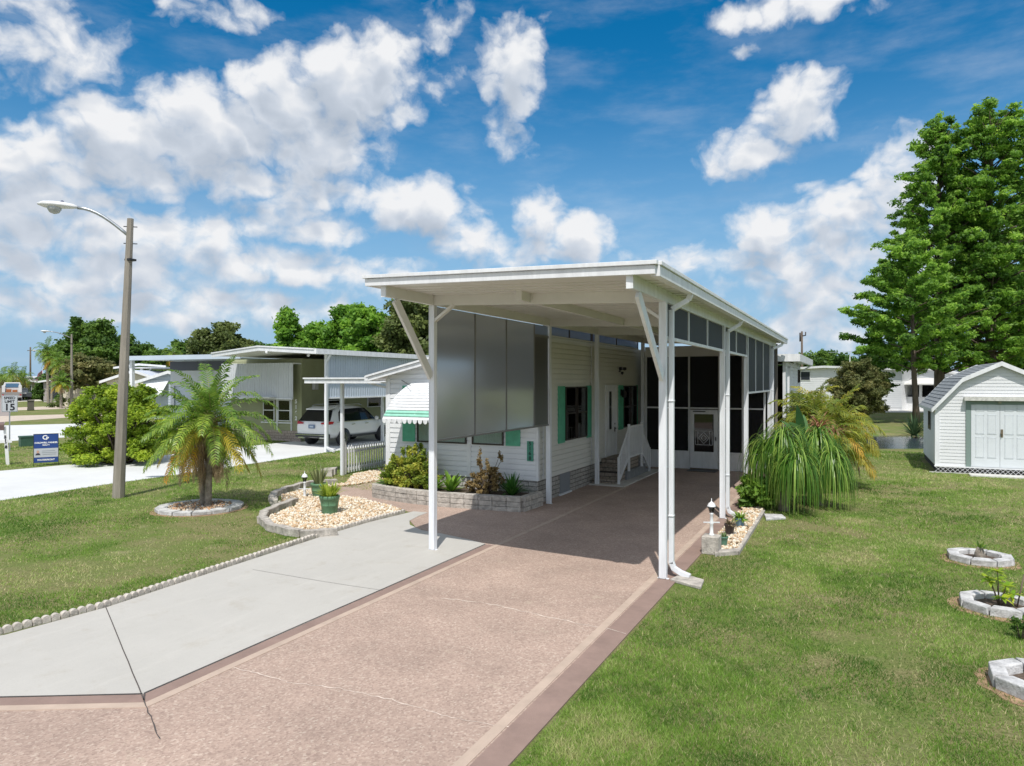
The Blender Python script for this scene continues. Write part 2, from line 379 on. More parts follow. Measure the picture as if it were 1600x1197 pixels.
# ------------------------------------------------------------------ ground, canal, road, drives
def groundmat():
    m = bpy.data.materials.new('turf_ground'); m.use_nodes = True; t = m.node_tree; b = t.nodes['Principled BSDF']; b.inputs['Roughness'].default_value = .95; b.inputs['Specular IOR Level'].default_value = .1
    g = t.nodes.new('ShaderNodeNewGeometry')
    def noi(sc, det, stretch=None):
        n = t.nodes.new('ShaderNodeTexNoise'); n.inputs['Scale'].default_value = sc; n.inputs['Detail'].default_value = det; n.inputs['Roughness'].default_value = .7
        t.links.new(g.outputs['Position'], n.inputs['Vector']); return n.outputs[0]
    def ramp(x, a, b_, ca, cb_):
        r = t.nodes.new('ShaderNodeValToRGB'); t.links.new(x, r.inputs[0]); r.color_ramp.elements[0].position = a; r.color_ramp.elements[1].position = b_
        r.color_ramp.elements[0].color = (*ca, 1); r.color_ramp.elements[1].color = (*cb_, 1); return r.outputs[0]
    def mix(f, a, b_, mode='MIX'):
        x = t.nodes.new('ShaderNodeMix'); x.data_type = 'RGBA'; x.blend_type = mode
        if isinstance(f, float): x.inputs[0].default_value = f
        else: t.links.new(f, x.inputs[0])
        t.links.new(a, x.inputs[6]); t.links.new(b_, x.inputs[7]); return x.outputs[2]
    fine = ramp(noi(28, 9), .33, .68, (.085,.085,.03), (.33,.31,.15))
    green = ramp(noi(30, 9), .33, .68, (.05,.09,.018), (.21,.28,.07))
    big = ramp(noi(.55, 7), .42, .60, (0,0,0), (1,1,1))
    c = mix(big, fine, green)
    straw = ramp(noi(45, 9), .3, .7, (.14,.13,.07), (.42,.37,.22))
    pm = ramp(noi(1.3, 8), .56, .70, (0,0,0), (.75,.75,.75))
    c = mix(pm, c, straw)
    t.links.new(c, b.inputs['Base Color'])
    bp = t.nodes.new('ShaderNodeBump'); bp.inputs['Strength'].default_value = .7; bp.inputs['Distance'].default_value = .04
    t.links.new(noi(35, 8), bp.inputs['Height']); t.links.new(bp.outputs[0], b.inputs['Normal'])
    return m
GROUND = groundmat()
xs = [-900,-500,-250,-120,-60,-30,-14,-10] + list(np.arange(-8, 34, 1.0)) + [40,60,100,250,900]
ys = [-120,-40,0,10,20,28,31] + list(np.arange(32, 50, .5)) + [52,60,80,120,250,500,1500]
def canal_y(x): return 33.9 + .36*max(0, min(x, 32)+1.5)
def gz(x, y):
    if x <= -10: return 0.0
    c = canal_y(x); d = y - c
    if d < 0 or d > 9.6: return 0.0
    return -0.75*min(1, d/.9, (9.6-d)/.9)
vs = [(x, y, gz(x, y)) for y in ys for x in xs]; nx = len(xs)
fs = [(j*nx+i, j*nx+i+1, (j+1)*nx+i+1, (j+1)*nx+i) for j in range(len(ys)-1) for i in range(nx-1)]
mb = MB(); mb.add(vs, fs, True); struct('lawn', mb, GROUND)
WATER = mat('canal_water', (.06,.08,.10), .08, spec=.8, bump=.25, bscale=3.5)
mb = MB(); mb.sheet([(-10,33.5),(34,33.5),(34,58),(-10,58)], -.09); struct('canal_water', mb, WATER)
mb = MB()
for (a, b) in [((-.5,43.9),(11,47.4))]:
    mb.prism([(a[0],a[1]),(b[0],b[1]),(b[0],b[1]+.12),(a[0],a[1]+.12)], -.4, .03)
# exposed-aggregate pink drive
def aggmat(name, base, dk, lt, amt):
    m = bpy.data.materials.new(name); m.use_nodes = True; t = m.node_tree; b = t.nodes['Principled BSDF']; b.inputs['Roughness'].default_value = .85
    g = t.nodes.new('ShaderNodeNewGeometry')
    v = t.nodes.new('ShaderNodeTexVoronoi'); v.inputs['Scale'].default_value = 55; t.links.new(g.outputs['Position'], v.inputs['Vector'])
    r = t.nodes.new('ShaderNodeValToRGB'); t.links.new(v.outputs['Color'], r.inputs[0])
    el = r.color_ramp.elements; el[0].position = 0; el[0].color = (*dk, 1); el[1].position = 1; el[1].color = (*lt, 1)
    e = el.new(.42); e.color = (*base, 1); e = el.new(.72); e.color = tuple(x*1.12 for x in base) + (1,)
    n = t.nodes.new('ShaderNodeTexNoise'); n.inputs['Scale'].default_value = .9; n.inputs['Detail'].default_value = 9; n.inputs['Roughness'].default_value = .68; t.links.new(g.outputs['Position'], n.inputs['Vector'])
    r2 = t.nodes.new('ShaderNodeMapRange'); r2.inputs[1].default_value = .3; r2.inputs[2].default_value = .7; r2.inputs[3].default_value = .82; r2.inputs[4].default_value = 1.14; t.links.new(n.outputs[0], r2.inputs[0])
    mu = t.nodes.new('ShaderNodeMix'); mu.data_type = 'RGBA'; mu.blend_type = 'MULTIPLY'; mu.inputs[0].default_value = 1
    t.links.new(r.outputs[0], mu.inputs[6]); t.links.new(r2.outputs[0], mu.inputs[7])
    n3 = t.nodes.new('ShaderNodeTexNoise'); n3.inputs['Scale'].default_value = 1.7; n3.inputs['Detail'].default_value = 12; n3.inputs['Roughness'].default_value = .78; t.links.new(g.outputs['Position'], n3.inputs['Vector'])
    r3 = t.nodes.new('ShaderNodeMapRange'); r3.inputs[1].default_value = .60; r3.inputs[2].default_value = .72; r3.inputs[3].default_value = 0; r3.inputs[4].default_value = amt; t.links.new(n3.outputs[0], r3.inputs[0])
    m2 = t.nodes.new('ShaderNodeMix'); m2.data_type = 'RGBA'; t.links.new(r3.outputs[0], m2.inputs[0]); t.links.new(mu.outputs[2], m2.inputs[6]); m2.inputs[7].default_value = (.60,.53,.40,1)
    t.links.new(m2.outputs[2], b.inputs['Base Color'])
    bp = t.nodes.new('ShaderNodeBump'); bp.inputs['Strength'].default_value = .35; bp.inputs['Distance'].default_value = .004
    t.links.new(v.outputs['Distance'], bp.inputs['Height']); t.links.new(bp.outputs[0], b.inputs['Normal']); return m
def concmat(name, base, dirt):
    m = bpy.data.materials.new(name); m.use_nodes = True; t = m.node_tree; b = t.nodes['Principled BSDF']; b.inputs['Roughness'].default_value = .85
    g = t.nodes.new('ShaderNodeNewGeometry'); cur = None
    def layer(sc, det, a, z, amt, colr, st=(1,1,1)):
        nonlocal cur
        mp = t.nodes.new('ShaderNodeMapping'); mp.inputs['Scale'].default_value = st; mp.inputs['Rotation'].default_value = (0,0,.3); t.links.new(g.outputs['Position'], mp.inputs[0])
        n = t.nodes.new('ShaderNodeTexNoise'); n.inputs['Scale'].default_value = sc; n.inputs['Detail'].default_value = det; n.inputs['Roughness'].default_value = .72; t.links.new(mp.outputs[0], n.inputs['Vector'])
        r = t.nodes.new('ShaderNodeMapRange'); r.inputs[1].default_value = a; r.inputs[2].default_value = z; r.inputs[3].default_value = 0; r.inputs[4].default_value = amt; t.links.new(n.outputs[0], r.inputs[0])
        x = t.nodes.new('ShaderNodeMix'); x.data_type = 'RGBA'; t.links.new(r.outputs[0], x.inputs[0])
        if cur is None: x.inputs[6].default_value = (*base, 1)
        else: t.links.new(cur, x.inputs[6])
        x.inputs[7].default_value = (*colr, 1); cur = x.outputs[2]
    layer(.7, 6, .35, .7, .55, tuple(x*.84 for x in base)); layer(2.2, 12, .55, .72, .5, dirt); layer(1.2, 10, .52, .75, .45, tuple(min(1,x*1.15) for x in base), (4,.6,1)); layer(70, 6, .5, .8, .35, tuple(x*.6 for x in base)); layer(9, 9, .66, .74, .5, tuple(x*.7 for x in dirt))
    t.links.new(cur, b.inputs['Base Color']); return m
APRON = concmat('stained_apron_concrete', (.475,.46,.425), (.36,.32,.26))
PINK = aggmat('pink_aggregate', (.385,.285,.232), (.275,.195,.16), (.54,.45,.37), .65)
BORD = mat('brown_border_concrete', (.265,.185,.155), .85, .12, 2.5, .15, 90, detail=9)
LINE = mat('pale_pink_band', (.46,.36,.29), .85, .10, 3, .1, 90)
ROAD = mat('road_asphalt', (.30,.26,.235), .9, .1, 2, .2, 80)
Z1, Z2, Z3, Z4 = .012, .0155, .021, .0225
mb = MB(); mb.prism([(14,-9.6),(14,-14),(-160,73),(-150,84.4)], -.05, .008)
struct('road', mb, ROAD)
mb = MB(); mb.prism([(-2.62,-6),(-2.62,24),(-6.8,24),(-6.8,15.2),(-11.3,15.2),(-11.3,18.2),(-13.4,18.2),(-12.5,16),(-12.96,14.88),(-12.4,13.97),(-11.05,14.08),(-9.0,13.2),(-8.6,13.24),(-8.42,12.4),(-7.8,11.75),(-7.0,11.5),(-5.93,11.1),(-5.70,11.1),(-5.72,4.27),(-12.2,.68),(-12.2,-2.5)], -.1, Z1)
struct('driveway', mb, PINK)
mb = MB(); mb.prism([(-2.36,-6),(-2.36,24),(-2.62,24),(-2.62,-6)], -.1, Z2)
mb.prism([(-5.92,4.40),(-5.92,11.1),(-5.76,11.1),(-5.76,4.30)], -.1, Z2)
mb.prism([(-5.92,4.40),(-5.76,4.30),(-12.2,.75),(-12.2,.93)], -.1, Z2)
struct('driveway_border', mb, BORD)
mb = MB(); mb.prism([(-2.64,-6),(-2.64,24),(-2.74,24),(-2.74,-6)], -.1, Z3-.0035)
mb.prism([(-5.755,4.30),(-5.755,19),(-5.66,19),(-5.66,4.24)], -.1, Z3-.0035)
mb.prism([(-5.755,4.298),(-5.66,4.238),(-12.2,.63),(-12.2,.74)], -.1, Z3-.0035)
struct('driveway_band', mb, LINE)
mb = MB(); mb.prism([(-5.925,4.41),(-5.925,11.12),(-6.35,11.3),(-7.09,11.52),(-7.6,11.62),(-8.1,11.95),(-8.34,12.29),(-8.46,12.8),(-8.5,13.24),(-8.86,13.22),(-9.0,11.8),(-8.98,10.57),(-8.86,8.97),(-8.74,7.31),(-8.62,5.9),(-8.72,4.75),(-9.6,3.2),(-11.3,1.45),(-12.2,.95)], -.1, Z2+.003)
struct('concrete_apron', mb, APRON)
CRACKD = mat('dark_slab_joint', (.08,.07,.065), .9); CRACKW = mat('pale_crack_filler', (.66,.56,.48), .9, .2, 20)  # thin dark strips for slab joints, pale ones for filled cracks
def crack(mb, pts, w, z, jit=.03, n=9):
    P = []
    for i in range(len(pts)-1):
        a, b = pts[i], pts[i+1]
        for k in range(n): t = k/n; P.append((a[0]+(b[0]-a[0])*t + random.uniform(-jit,jit), a[1]+(b[1]-a[1])*t + random.uniform(-jit,jit)))
    P.append(pts[-1]); L = []; Rr = []
    for i, p in enumerate(P):
        q = P[min(i+1, len(P)-1)]; o = P[max(i-1, 0)]; dx, dy = q[0]-o[0], q[1]-o[1]; l = math.hypot(dx, dy) or 1; ww = w*random.uniform(.35, 1.3) if jit > .005 else w
        L.append((p[0]-dy/l*ww/2, p[1]+dx/l*ww/2, z)); Rr.append((p[0]+dy/l*ww/2, p[1]-dx/l*ww/2, z))
    n_ = len(P); mb.add(L+Rr, [(n_+i, n_+i+1, i+1, i) for i in range(n_-1)])
mb = MB()
crack(mb, [G(165,950),G(225,1098)], .011, Z4, .002); crack(mb, [G(225,1098),G(250,1158)], .011, Z4, .01)
crack(mb, [G(225,1098),(-5.93,4.42),(-5.93,11.1)], .014, Z4, .003); crack(mb, [(-5.93,4.40),(-12.2,.94)], .012, Z4, .004)
crack(mb, [G(395,892),G(500,910),G(598,925)], .006, Z4, .004)
struct('driveway_joint', mb, CRACKD)
mb = MB()
crack(mb, [G(690,936),G(760,944),G(830,960),G(900,975),G(978,992)], .018, .0150, .018); crack(mb, [G(948,984),G(978,993)], .014, .0200, .006, 3)
crack(mb, [G(345,1040),G(400,1054),G(450,1068),G(530,1078),G(610,1095),G(700,1122),G(770,1135),G(835,1145)], .012, .0150, .014)
struct('driveway_crack', mb, CRACKW)
# gravel patches' soil, other drives, slabs
mb = MB(); mb.prism([(-6.75,18.75),(-6.75,22.9),(-5.72,22.9),(-5.72,18.75)], -.05, .045); struct('step_slab', mb, CONCR)
mb = MB(); mb.prism([(-18.2,5.5),(-18.7,10.05),(-18.97,13),(-19.0,16.6),(-19.5,23.2),(-19.3,38),(-24.6,38),(-24.4,22),(-24.45,16.5),(-24.9,13.4),(-26.6,11.4)], -.05, .013)
struct('neighbour_driveway', mb, BLUECON)
mb = MB(); mb.prism([G(-40,694),G(60,686),G(150,681),G(235,678),G(220,661),G(110,662.5),G(50,664),G(-30,666)], -.05, .014); struct('second_driveway', mb, BLUECON)
TAN = mat('tan_concrete', (.52,.44,.36), .9, .1, 1.2, .1, 30); CREAM = mat('cream_concrete', (.62,.58,.49), .9, .1, 1.2)
mb = MB(); mb.prism([G(-20,661),G(110,652.5),G(160,650),G(160,646),G(110,647.5),G(-20,651)], -.05, .014); struct('third_driveway', mb, TAN)
mb = MB(); mb.prism([G(22,641.5),G(115,638.5),G(150,637.5),G(150,633.5),G(115,634),G(22,637)], -.05, .014); struct('fourth_driveway', mb, TAN)
mb = MB(); mb.prism([G(20,628),G(100,625.5),G(150,624),G(150,622),G(100,623.5),G(20,625.5)], -.05, .014); struct('fifth_driveway', mb, CREAM)
mb = MB(); mb.prism([G(24,620.5),G(90,619.3),G(90,617.5),G(24,618)], -.05, .014); struct('sixth_driveway', mb, BLUECON)
mb = MB(); mb.prism([G(1362,644.5),G(1520,644.5),G(1520,640),G(1362,640)], -.05, .014); struct('far_yard_paving', mb, CONCR)

# ------------------------------------------------------------------ carport
cp = thing('carport', 'tall white flat roofed carport with screened end room and angled front braces', 'carport', (-4.5, 14.5, 0))
XL, XR = -6.55, -2.55
def zu(x): return 4.375 + (x - XL) * (4.235 - 4.375) / 4.0        # soffit height
RB = 26.2
c = [(-6.82, 8.90), (-2.25, 8.56), (-2.25, RB), (-6.82, RB)]
mb = MB()
lo_ = [(x, y, zu(x)) for x, y in c]; hi_ = [(x, y, zu(x)+.075) for x, y in c]
mb.add(lo_+hi_, [(3,2,1,0),(4,5,6,7),(0,1,5,4),(1,2,6,5),(2,3,7,6),(3,0,4,7)])
y = 9.2
while y < RB-.2:
    mb.extr([(-6.75, y, zu(-6.75)-.001), (-2.3, y, zu(-2.3)-.001), (-2.3, y, zu(-2.3)-.013), (-6.75, y, zu(-6.75)-.013)], (0, .012, 0)); y += .305
mb.build('roof', SOFFIT, cp)
# fascia in two steps, front and both sides
mb = MB()
def fasc(p, q, n, z0, z1, proud, t):
    a = [(p[0]+n[0]*proud, p[1]+n[1]*proud), (q[0]+n[0]*proud, q[1]+n[1]*proud)]
    i = [(q[0]+n[0]*(proud-t), q[1]+n[1]*(proud-t)), (p[0]+n[0]*(proud-t), p[1]+n[1]*(proud-t))]
    pts = a + i; zz = [zu(k[0]) for k in pts]
    v = [(pts[k][0], pts[k][1], zz[k]+z0) for k in range(4)] + [(pts[k][0], pts[k][1], zz[k]+z1) for k in range(4)]
    mb.add(v, [(3,2,1,0),(4,5,6,7),(0,1,5,4),(1,2,6,5),(2,3,7,6),(3,0,4,7)])
fasc((-6.85,8.90),(-2.22,8.56),(0,-1),-.012,.095,.02,.06); fasc((-6.88,8.90),(-2.19,8.56),(0,-1),.103,.155,.055,.10)
fasc((-6.82,8.93),(-6.82,RB),(-1,0),-.012,.095,.02,.06); fasc((-6.82,8.93),(-6.82,RB),(-1,0),.103,.155,.055,.10)
mb.build('fascia', WHITE, cp, bevel=.004)
mb = MB()
fasc((-2.25,8.60),(-2.25,RB),(1,0),-.035,.10,.075,.115); fasc((-2.25,8.60),(-2.25,RB),(1,0),.103,.155,.10,.14)
mb.build('gutter', WHITE, cp, bevel=.006)
# posts
def post(x, y, z1, w=.10, name='post', base=True):
    mb = MB().box(x-w/2, y-w/2, .02, x+w/2, y+w/2, z1)
    for s in (-1, 1):
        mb.box(x+s*(w/2-.012), y-w/2-.006, .03, x+s*(w/2+.0045), y-w/2+.010, z1-.01)
    mb.box(x-w/2-.035, y-.03, .013, x+w/2+.035, y+.03, .022)
    return mb.build(name, ALUM, cp, bevel=.004)
PR = [(-2.56,10.33),(-2.56,15.42),(-2.56,18.95),(-2.56,24.25)]
PL = [(-6.55,10.37),(-6.55,15.46),(-6.53,18.85),(-6.53,23.55)]
for x, y in PR: post(x, y, zu(x)-.17)
for x, y in PL: post(x, y, zu(x)-.17)
def beam(p, q, h=.17, w=.075, top=0.0, m=SOFFIT, nm='beam'):
    a = Vector((p[0], p[1], zu(p[0])-top-h/2)); b = Vector((q[0], q[1], zu(q[0])-top-h/2))
    return MB().bar(a, b, w, h).build(nm, m, cp, bevel=.003)
beam((XL, 8.97), (XL, RB-.2)); beam((-2.56, 8.64), (-2.56, RB-.2), m=ALUM)
for y in (10.37, 15.44, 18.9, 23.6): beam((XL+.04, y), (-2.6, y), .175, .07)
beam((-4.75, 10.0), (-4.75, 10.33), .15, .10); beam((-4.75, 10.41), (-4.75, 15.40), .15, .09); beam((-4.75, 15.48), (-4.75, 18.86), .15, .09)
# white end caps on the projecting beams, slanting braces
MB().box(XL-.045, 8.945, zu(XL)-.175, XL+.045, 8.968, zu(XL)-.01).build('beam_cap', WHITE, cp)
MB().box(-2.605, 8.615, zu(-2.56)-.175, -2.515, 8.638, zu(-2.56)-.01).build('beam_cap', WHITE, cp)
MB().bar((XL, 9.26, zu(XL)-.19), (XL, 10.30, 2.98), .05, .15).build('brace', SOFFIT, cp, bevel=.003)
MB().bar((-2.56, 8.98, zu(-2.5)-.19), (-2.56, 10.25, 2.96), .05, .15).build('brace', ALUM, cp, bevel=.003)
MB().bar((XL+.03, 10.37, 3.93), (XL+.42, 10.37, 4.20), .045, .09, (0,1,0)).build('brace', SOFFIT, cp, bevel=.003)
MB().bar((-2.59, 10.33, 3.82), (-2.98, 10.33, 4.09), .045, .09, (0,1,0)).build('brace', SOFFIT, cp, bevel=.003)
# downspouts
def spout(y, yt, foot=True):
    x = -2.52
    mb = MB(); w, d = .075, .075
    pts = [(-2.22, yt, zu(-2.25)-.03), (-2.26, yt, zu(-2.25)-.12), (x+.04, y, 3.96), (x+.04, y, .20 if foot else .25)]
    for a, b in zip(pts[:-1], pts[1:]): mb.bar(a, b, w, d, (0,1,0))
    if foot:
        mb.bar((x+.04, y, .23), (x+.08, y, .12), w, d, (0,1,0)); mb.bar((x+.07, y, .14), (x+.20, y-.02, .075), w, d, (0,1,0)); mb.bar((x+.18, y-.02, .085), (x+.32, y-.04, .05), w, d, (0,1,0))
    for z in (.9, 2.6): mb.box(x-.002, y-.05, z, x+.082, y+.05, z+.025)
    mb.build('downspout', ALUM, cp, bevel=.008)
spout(10.50, 10.62); spout(15.58, 15.72); spout(24.42, 25.1)
# frosted wind panels hung between the left posts
def frostmat(name, col, tr, gl, ro):
    m = bpy.data.materials.new(name); m.use_nodes = True; t = m.node_tree; b = t.nodes['Principled BSDF']; o = t.nodes['Material Output']
    b.inputs['Base Color'].default_value = (*[x*.85 for x in col], 1); b.inputs['Roughness'].default_value = .5
    q = t.nodes.new('ShaderNodeBsdfTranslucent'); q.inputs[0].default_value = (*col, 1)
    g = t.nodes.new('ShaderNodeBsdfGlossy'); g.inputs[0].default_value = (.75,.78,.8,1); g.inputs['Roughness'].default_value = ro
    a = t.nodes.new('ShaderNodeMixShader'); a.inputs[0].default_value = tr; t.links.new(b.outputs[0], a.inputs[1]); t.links.new(q.outputs[0], a.inputs[2])
    c = t.nodes.new('ShaderNodeMixShader'); c.inputs[0].default_value = gl; t.links.new(a.outputs[0], c.inputs[1]); t.links.new(g.outputs[0], c.inputs[2])
    t.links.new(c.outputs[0], o.inputs[0]); MATS[name] = m; return m
FROST = frostmat('smoked_frosted_panel', (.66,.68,.72), .50, .45, .15)
FROST2 = frostmat('brown_frosted_panel', (.11,.10,.095), .4, .2, .35)
CLER = frostmat('blue_grey_clear_panel', (.38,.46,.60), .5, .3, .25)
yy = [10.43, 11.84, 13.18, 14.59, 15.40]
for i in range(4):
    a, b = yy[i]+.02, yy[i+1]-.02
    if i < 3: MB().box(XL-.008, a, 1.90, XL+.008, b, 4.19).build('frosted_panel', FROST, cp)
    else:
        MB().box(XL-.008, a, 1.90, XL+.008, b, 3.91).build('frosted_panel', FROST2, cp, label='dark brown frosted panel')
        MB().box(XL-.008, a, 3.97, XL+.008, b, 4.19).build('clear_panel', CLER, cp)
mb = MB()
for y in yy[1:4]: mb.box(XL-.02, y-.02, 1.89, XL+.02, y+.02, 4.19)
mb.box(XL-.022, 10.43, 1.86, XL+.022, 15.40, 1.893)
mb.box(XL-.021, 14.61, 3.91, XL+.021, 15.39, 3.97)
mb.build('panel_frame', mat('bronze_panel_frame', (.20,.20,.20), .4), cp)
# clerestory over the house wall
cyy = [15.52, 17.15, 18.79, 18.91, 21.15, 23.5]
for a, b in ((15.52,17.12),(17.17,18.79),(18.91,21.1),(21.16,23.5)):
    MB().box(-6.71, a+.02, 4.02, -6.695, b-.02, 4.36).build('clerestory_pane', CLER, cp)
mb = MB()
for y in (15.52, 17.145, 18.79, 18.91, 21.13, 23.5): mb.box(-6.72, y-.022, 4.02, -6.68, y+.022, 4.37)
mb.box(-6.722, 15.5, 4.36, -6.678, 23.52, 4.385); mb.build('clerestory_frame', DARK, cp)
MB().box(-6.725, 15.5, 3.985, -6.67, 23.5, 4.018).build('clerestory_sill', SOFFIT, cp)
# right hand screens
def rscreen(y0, y1, z0, mull):
    z1 = zu(-2.56)-.175
    MB().box(-2.562, y0, z0+.05, -2.556, y1, z1).build('upper_screen', SCREENU, cp)
    mb = MB().box(-2.585, y0, z0, -2.53, y1, z0+.05)
    for m_ in mull: mb.box(-2.58, m_-.02, z0+.05, -2.535, m_+.02, z1)
    mb.build('screen_frame', WHITE, cp)
rscreen(10.40, 15.36, 3.52, (12.0, 13.65)); rscreen(15.48, 18.89, 3.52, (17.2,)); rscreen(19.01, 24.19, 2.58, (20.7, 22.45))
# screen room front wall at y=23.6
Yw = 23.62
for x0, x1 in ((-6.48,-4.975),(-4.055,-2.61)):
    mb = MB(); mb.box(x0, Yw, .02, x1, Yw+.04, .56)
    x = x0+.1
    while x < x1-.05: mb.box(x, Yw-.008, .03, x+.012, Yw+.001, .55); x += .15
    mb.build('kick_panel', WHITE, cp)
mb = MB()
for x in (-6.44, -5.62, -5.0, -4.03, -3.3, -2.64): mb.box(x-.025, Yw-.012, .56, x+.025, Yw+.05, 3.72)
mb.box(-6.48, Yw-.015, .56, -4.98, Yw+.052, .61); mb.box(-4.05, Yw-.015, .56, -2.61, Yw+.052, .61)
mb.box(-6.41, Yw-.010, 2.0, -5.65, Yw+.048, 2.045); mb.box(-5.59, Yw-.010, 2.0, -5.03, Yw+.048, 2.045); mb.box(-4.97, Yw-.010, 2.0, -4.06, Yw+.048, 2.045); mb.box(-4.0, Yw-.010, 2.0, -2.67, Yw+.048, 2.045)
mb.build('wall_frame', WHITE, cp)
MB().box(-6.48, Yw, 3.722, -2.61, Yw+.04, 4.06).build('header_panel', SOFFIT, cp)
mb = MB()
for a, b in ((-6.41,-5.65),(-5.59,-5.03),(-4.97,-4.06),(-4.0,-3.33),(-3.27,-2.67)):
    mb.box(a, Yw+.015, 2.05, b, Yw+.02, 3.72)
    if a != -4.97: mb.box(a, Yw+.015, .61, b, Yw+.02, 2.0)
mb.build('room_screen', SCREEN, cp)
# storm door
sd = MB()
DX0, DX1 = -4.96, -4.07
sd.box(DX0, Yw-.03, .06, DX0+.13, Yw+.01, 1.97); sd.box(DX1-.13, Yw-.03, .06, DX1, Yw+.01, 1.97)
sd.box(DX0+.13, Yw-.03, .06, DX1-.13, Yw+.01, .60); sd.box(DX0+.13, Yw-.03, 1.83, DX1-.13, Yw+.01, 1.97)
dr = sd.build('screen_door', WHITE, cp, bevel=.004)
MB().box(DX0+.13, Yw-.012, .60, DX1-.13, Yw-.006, 1.83).build('door_glass', SMOKED, dr)
mb = MB(); gx0, gx1, gz0, gz1 = DX0+.17, DX1-.17, .83, 1.28; yb = Yw-.036
for (a, b) in (((gx0,gz0),(gx1,gz0)),((gx0,gz1),(gx1,gz1)),((gx0,gz0),(gx0,gz1)),((gx1,gz0),(gx1,gz1)),((gx0+.09,gz0),(gx0+.09,gz1)),((gx1-.09,gz0),(gx1-.09,gz1))):
    mb.bar((a[0],yb,a[1]),(b[0],yb,b[1]),.012,.016,(0,1,0))
mx_, mz_ = (gx0+gx1)/2, (gz0+gz1)/2
for r in (.17, .09):
    q = [(mx_-r,mz_),(mx_,mz_+r*1.1),(mx_+r,mz_),(mx_,mz_-r*1.1)]
    for k in range(4): a, b = q[k], q[(k+1)%4]; mb.bar((a[0],yb,a[1]),(b[0],yb,b[1]),.012,.014,(0,1,0))
mb.build('door_grille', WHITE, dr)
MB().box(DX1-.075, Yw-.07, .98, DX1-.045, Yw-.03, 1.10).build('handle', BLACK, dr)
MB().box(DX0+.1, Yw-.06, 1.90, DX0+.5, Yw-.031, 1.93).build('door_closer', BLACK, dr)
MB().box(-4.95, Yw-.62, .013, -4.05, Yw-.06, .03).build('door_mat', BLACK, cp)
# room inside: right screened side, back wall, dim ceiling is the roof itself
mb = MB().box(-2.585, 24.32, .02, -2.535, RB-.2, .56); mb.box(-2.585, 24.32, .56, -2.535, RB-.2, .60)
mb.build('kick_panel', WHITE, cp)
MB().box(-2.562, 24.32, .62, -2.556, RB-.2, 4.05).build('room_screen', SCREEN, cp)
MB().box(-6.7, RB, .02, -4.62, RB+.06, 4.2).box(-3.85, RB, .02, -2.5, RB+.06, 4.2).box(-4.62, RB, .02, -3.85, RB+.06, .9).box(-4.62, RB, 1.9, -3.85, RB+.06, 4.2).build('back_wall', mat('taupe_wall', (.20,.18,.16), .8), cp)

# ------------------------------------------------------------------ main house
mh = thing('mobile_home', 'white vinyl sided mobile home with seafoam shutters and block skirting beside the tall carport', 'house', (-9, 20, 0))
def siding_x(mb, Y, xr, z0, z1, pitch=.115, out=-1, t=.030):
    """lap siding on a wall facing -Y; xr(z) gives (x0,x1)"""
    z = z0
    while z < z1-1e-4:
        zt = min(z+pitch, z1); a0, a1 = xr(z); b0, b1 = xr(zt)
        k = .82; c0, c1 = a0+(b0-a0)*k, a1+(b1-a1)*k; zg = z+(zt-z)*k; o = Y+out*t; q = Y+out*t*.8
        mb.add([(a0,o,z),(a1,o,z),(c1,q,zg),(c0,q,zg),(c0,Y,zg),(c1,Y,zg),(b1,Y,zt),(b0,Y,zt),(a0,Y,z),(a1,Y,z)], [(0,1,2,3),(3,2,5,4),(4,5,6,7),(8,9,1,0)]); z = zt
def siding_y(mb, X, yr, z0, z1, pitch=.115, out=1, t=.030):
    z = z0
    while z < z1-1e-4:
        zt = min(z+pitch, z1); a0, a1 = yr(z); b0, b1 = yr(zt)
        k = .82; zg = z+(zt-z)*k; o = X+out*t; q = X+out*t*.8
        mb.add([(o,a0,z),(o,a1,z),(q,a1,zg),(q,a0,zg),(X,a0,zg),(X,a1,zg),(X,b1,zt),(X,b0,zt),(X,a0,z),(X,a1,z)], [(0,1,2,3),(3,2,5,4),(4,5,6,7),(8,9,1,0)]); z = zt
HY0, HX0, HX1 = 15.28, -11.05, -6.78
RX, RZ = -8.9, 3.56       # ridge
def rz(x): return RZ - abs(x-RX)*(.50/2.15) 
def xr(z):
    if z <= 3.06: return (HX0, HX1)
    d = (RZ-z)/(.50/2.15); return (max(HX0, RX-d), min(HX1, RX+d))
mb = MB(); siding_x(mb, HY0, xr, .56, RZ-.02, .127)
w = mb.build('front_wall', SIDING, mh)
mb = MB(); mb.add([(HX0,HY0+.004,.56),(HX1,HY0+.004,.56),(HX1,HY0+.004,3.06),(RX,HY0+.004,RZ),(HX0,HY0+.004,3.06)], [(0,1,2,3,4)])
mb.box(HX0, HY0+.02, 0, HX0+.05, 30, 3.0); mb.box(HX0, 29.9, 0, HX1, 30, 3.4)
mb.build('wall_sheathing', SIDING, mh)
mb = MB(); siding_y(mb, HX1, lambda z: (HY0, 23.6), .56, 3.99, .127)
mb.add([(HX1-.004,HY0,0),(HX1-.004,30,0),(HX1-.004,30,4.0),(HX1-.004,HY0,4.0)], [(0,1,2,3)])
mb.build('side_wall', SIDESID, mh, label='cream toned siding shaded by the carport')
for q in ((HX1-.02, HY0-.042, .56, HX1+.045, HY0+.05, 3.1),(HX0-.03, HY0-.042, .56, HX0+.10, HY0+.05, 3.0),(-8.64, HY0-.040, .60, -8.54, HY0, 1.36),(-10.16, HY0-.038, .60, -10.11, HY0, 1.36),(HX1-.005, 18.98, .56, HX1+.04, 19.02, 3.98),(HX1-.005, 15.55, .57, HX1+.04, 15.6, 3.98)):
    MB().box(*q).build('wall_trim', WHITE, mh)
BRX = brickmat('white_skirt_block_x', 0, (.50,.49,.46), (.42,.41,.39), (.14,.13,.12))
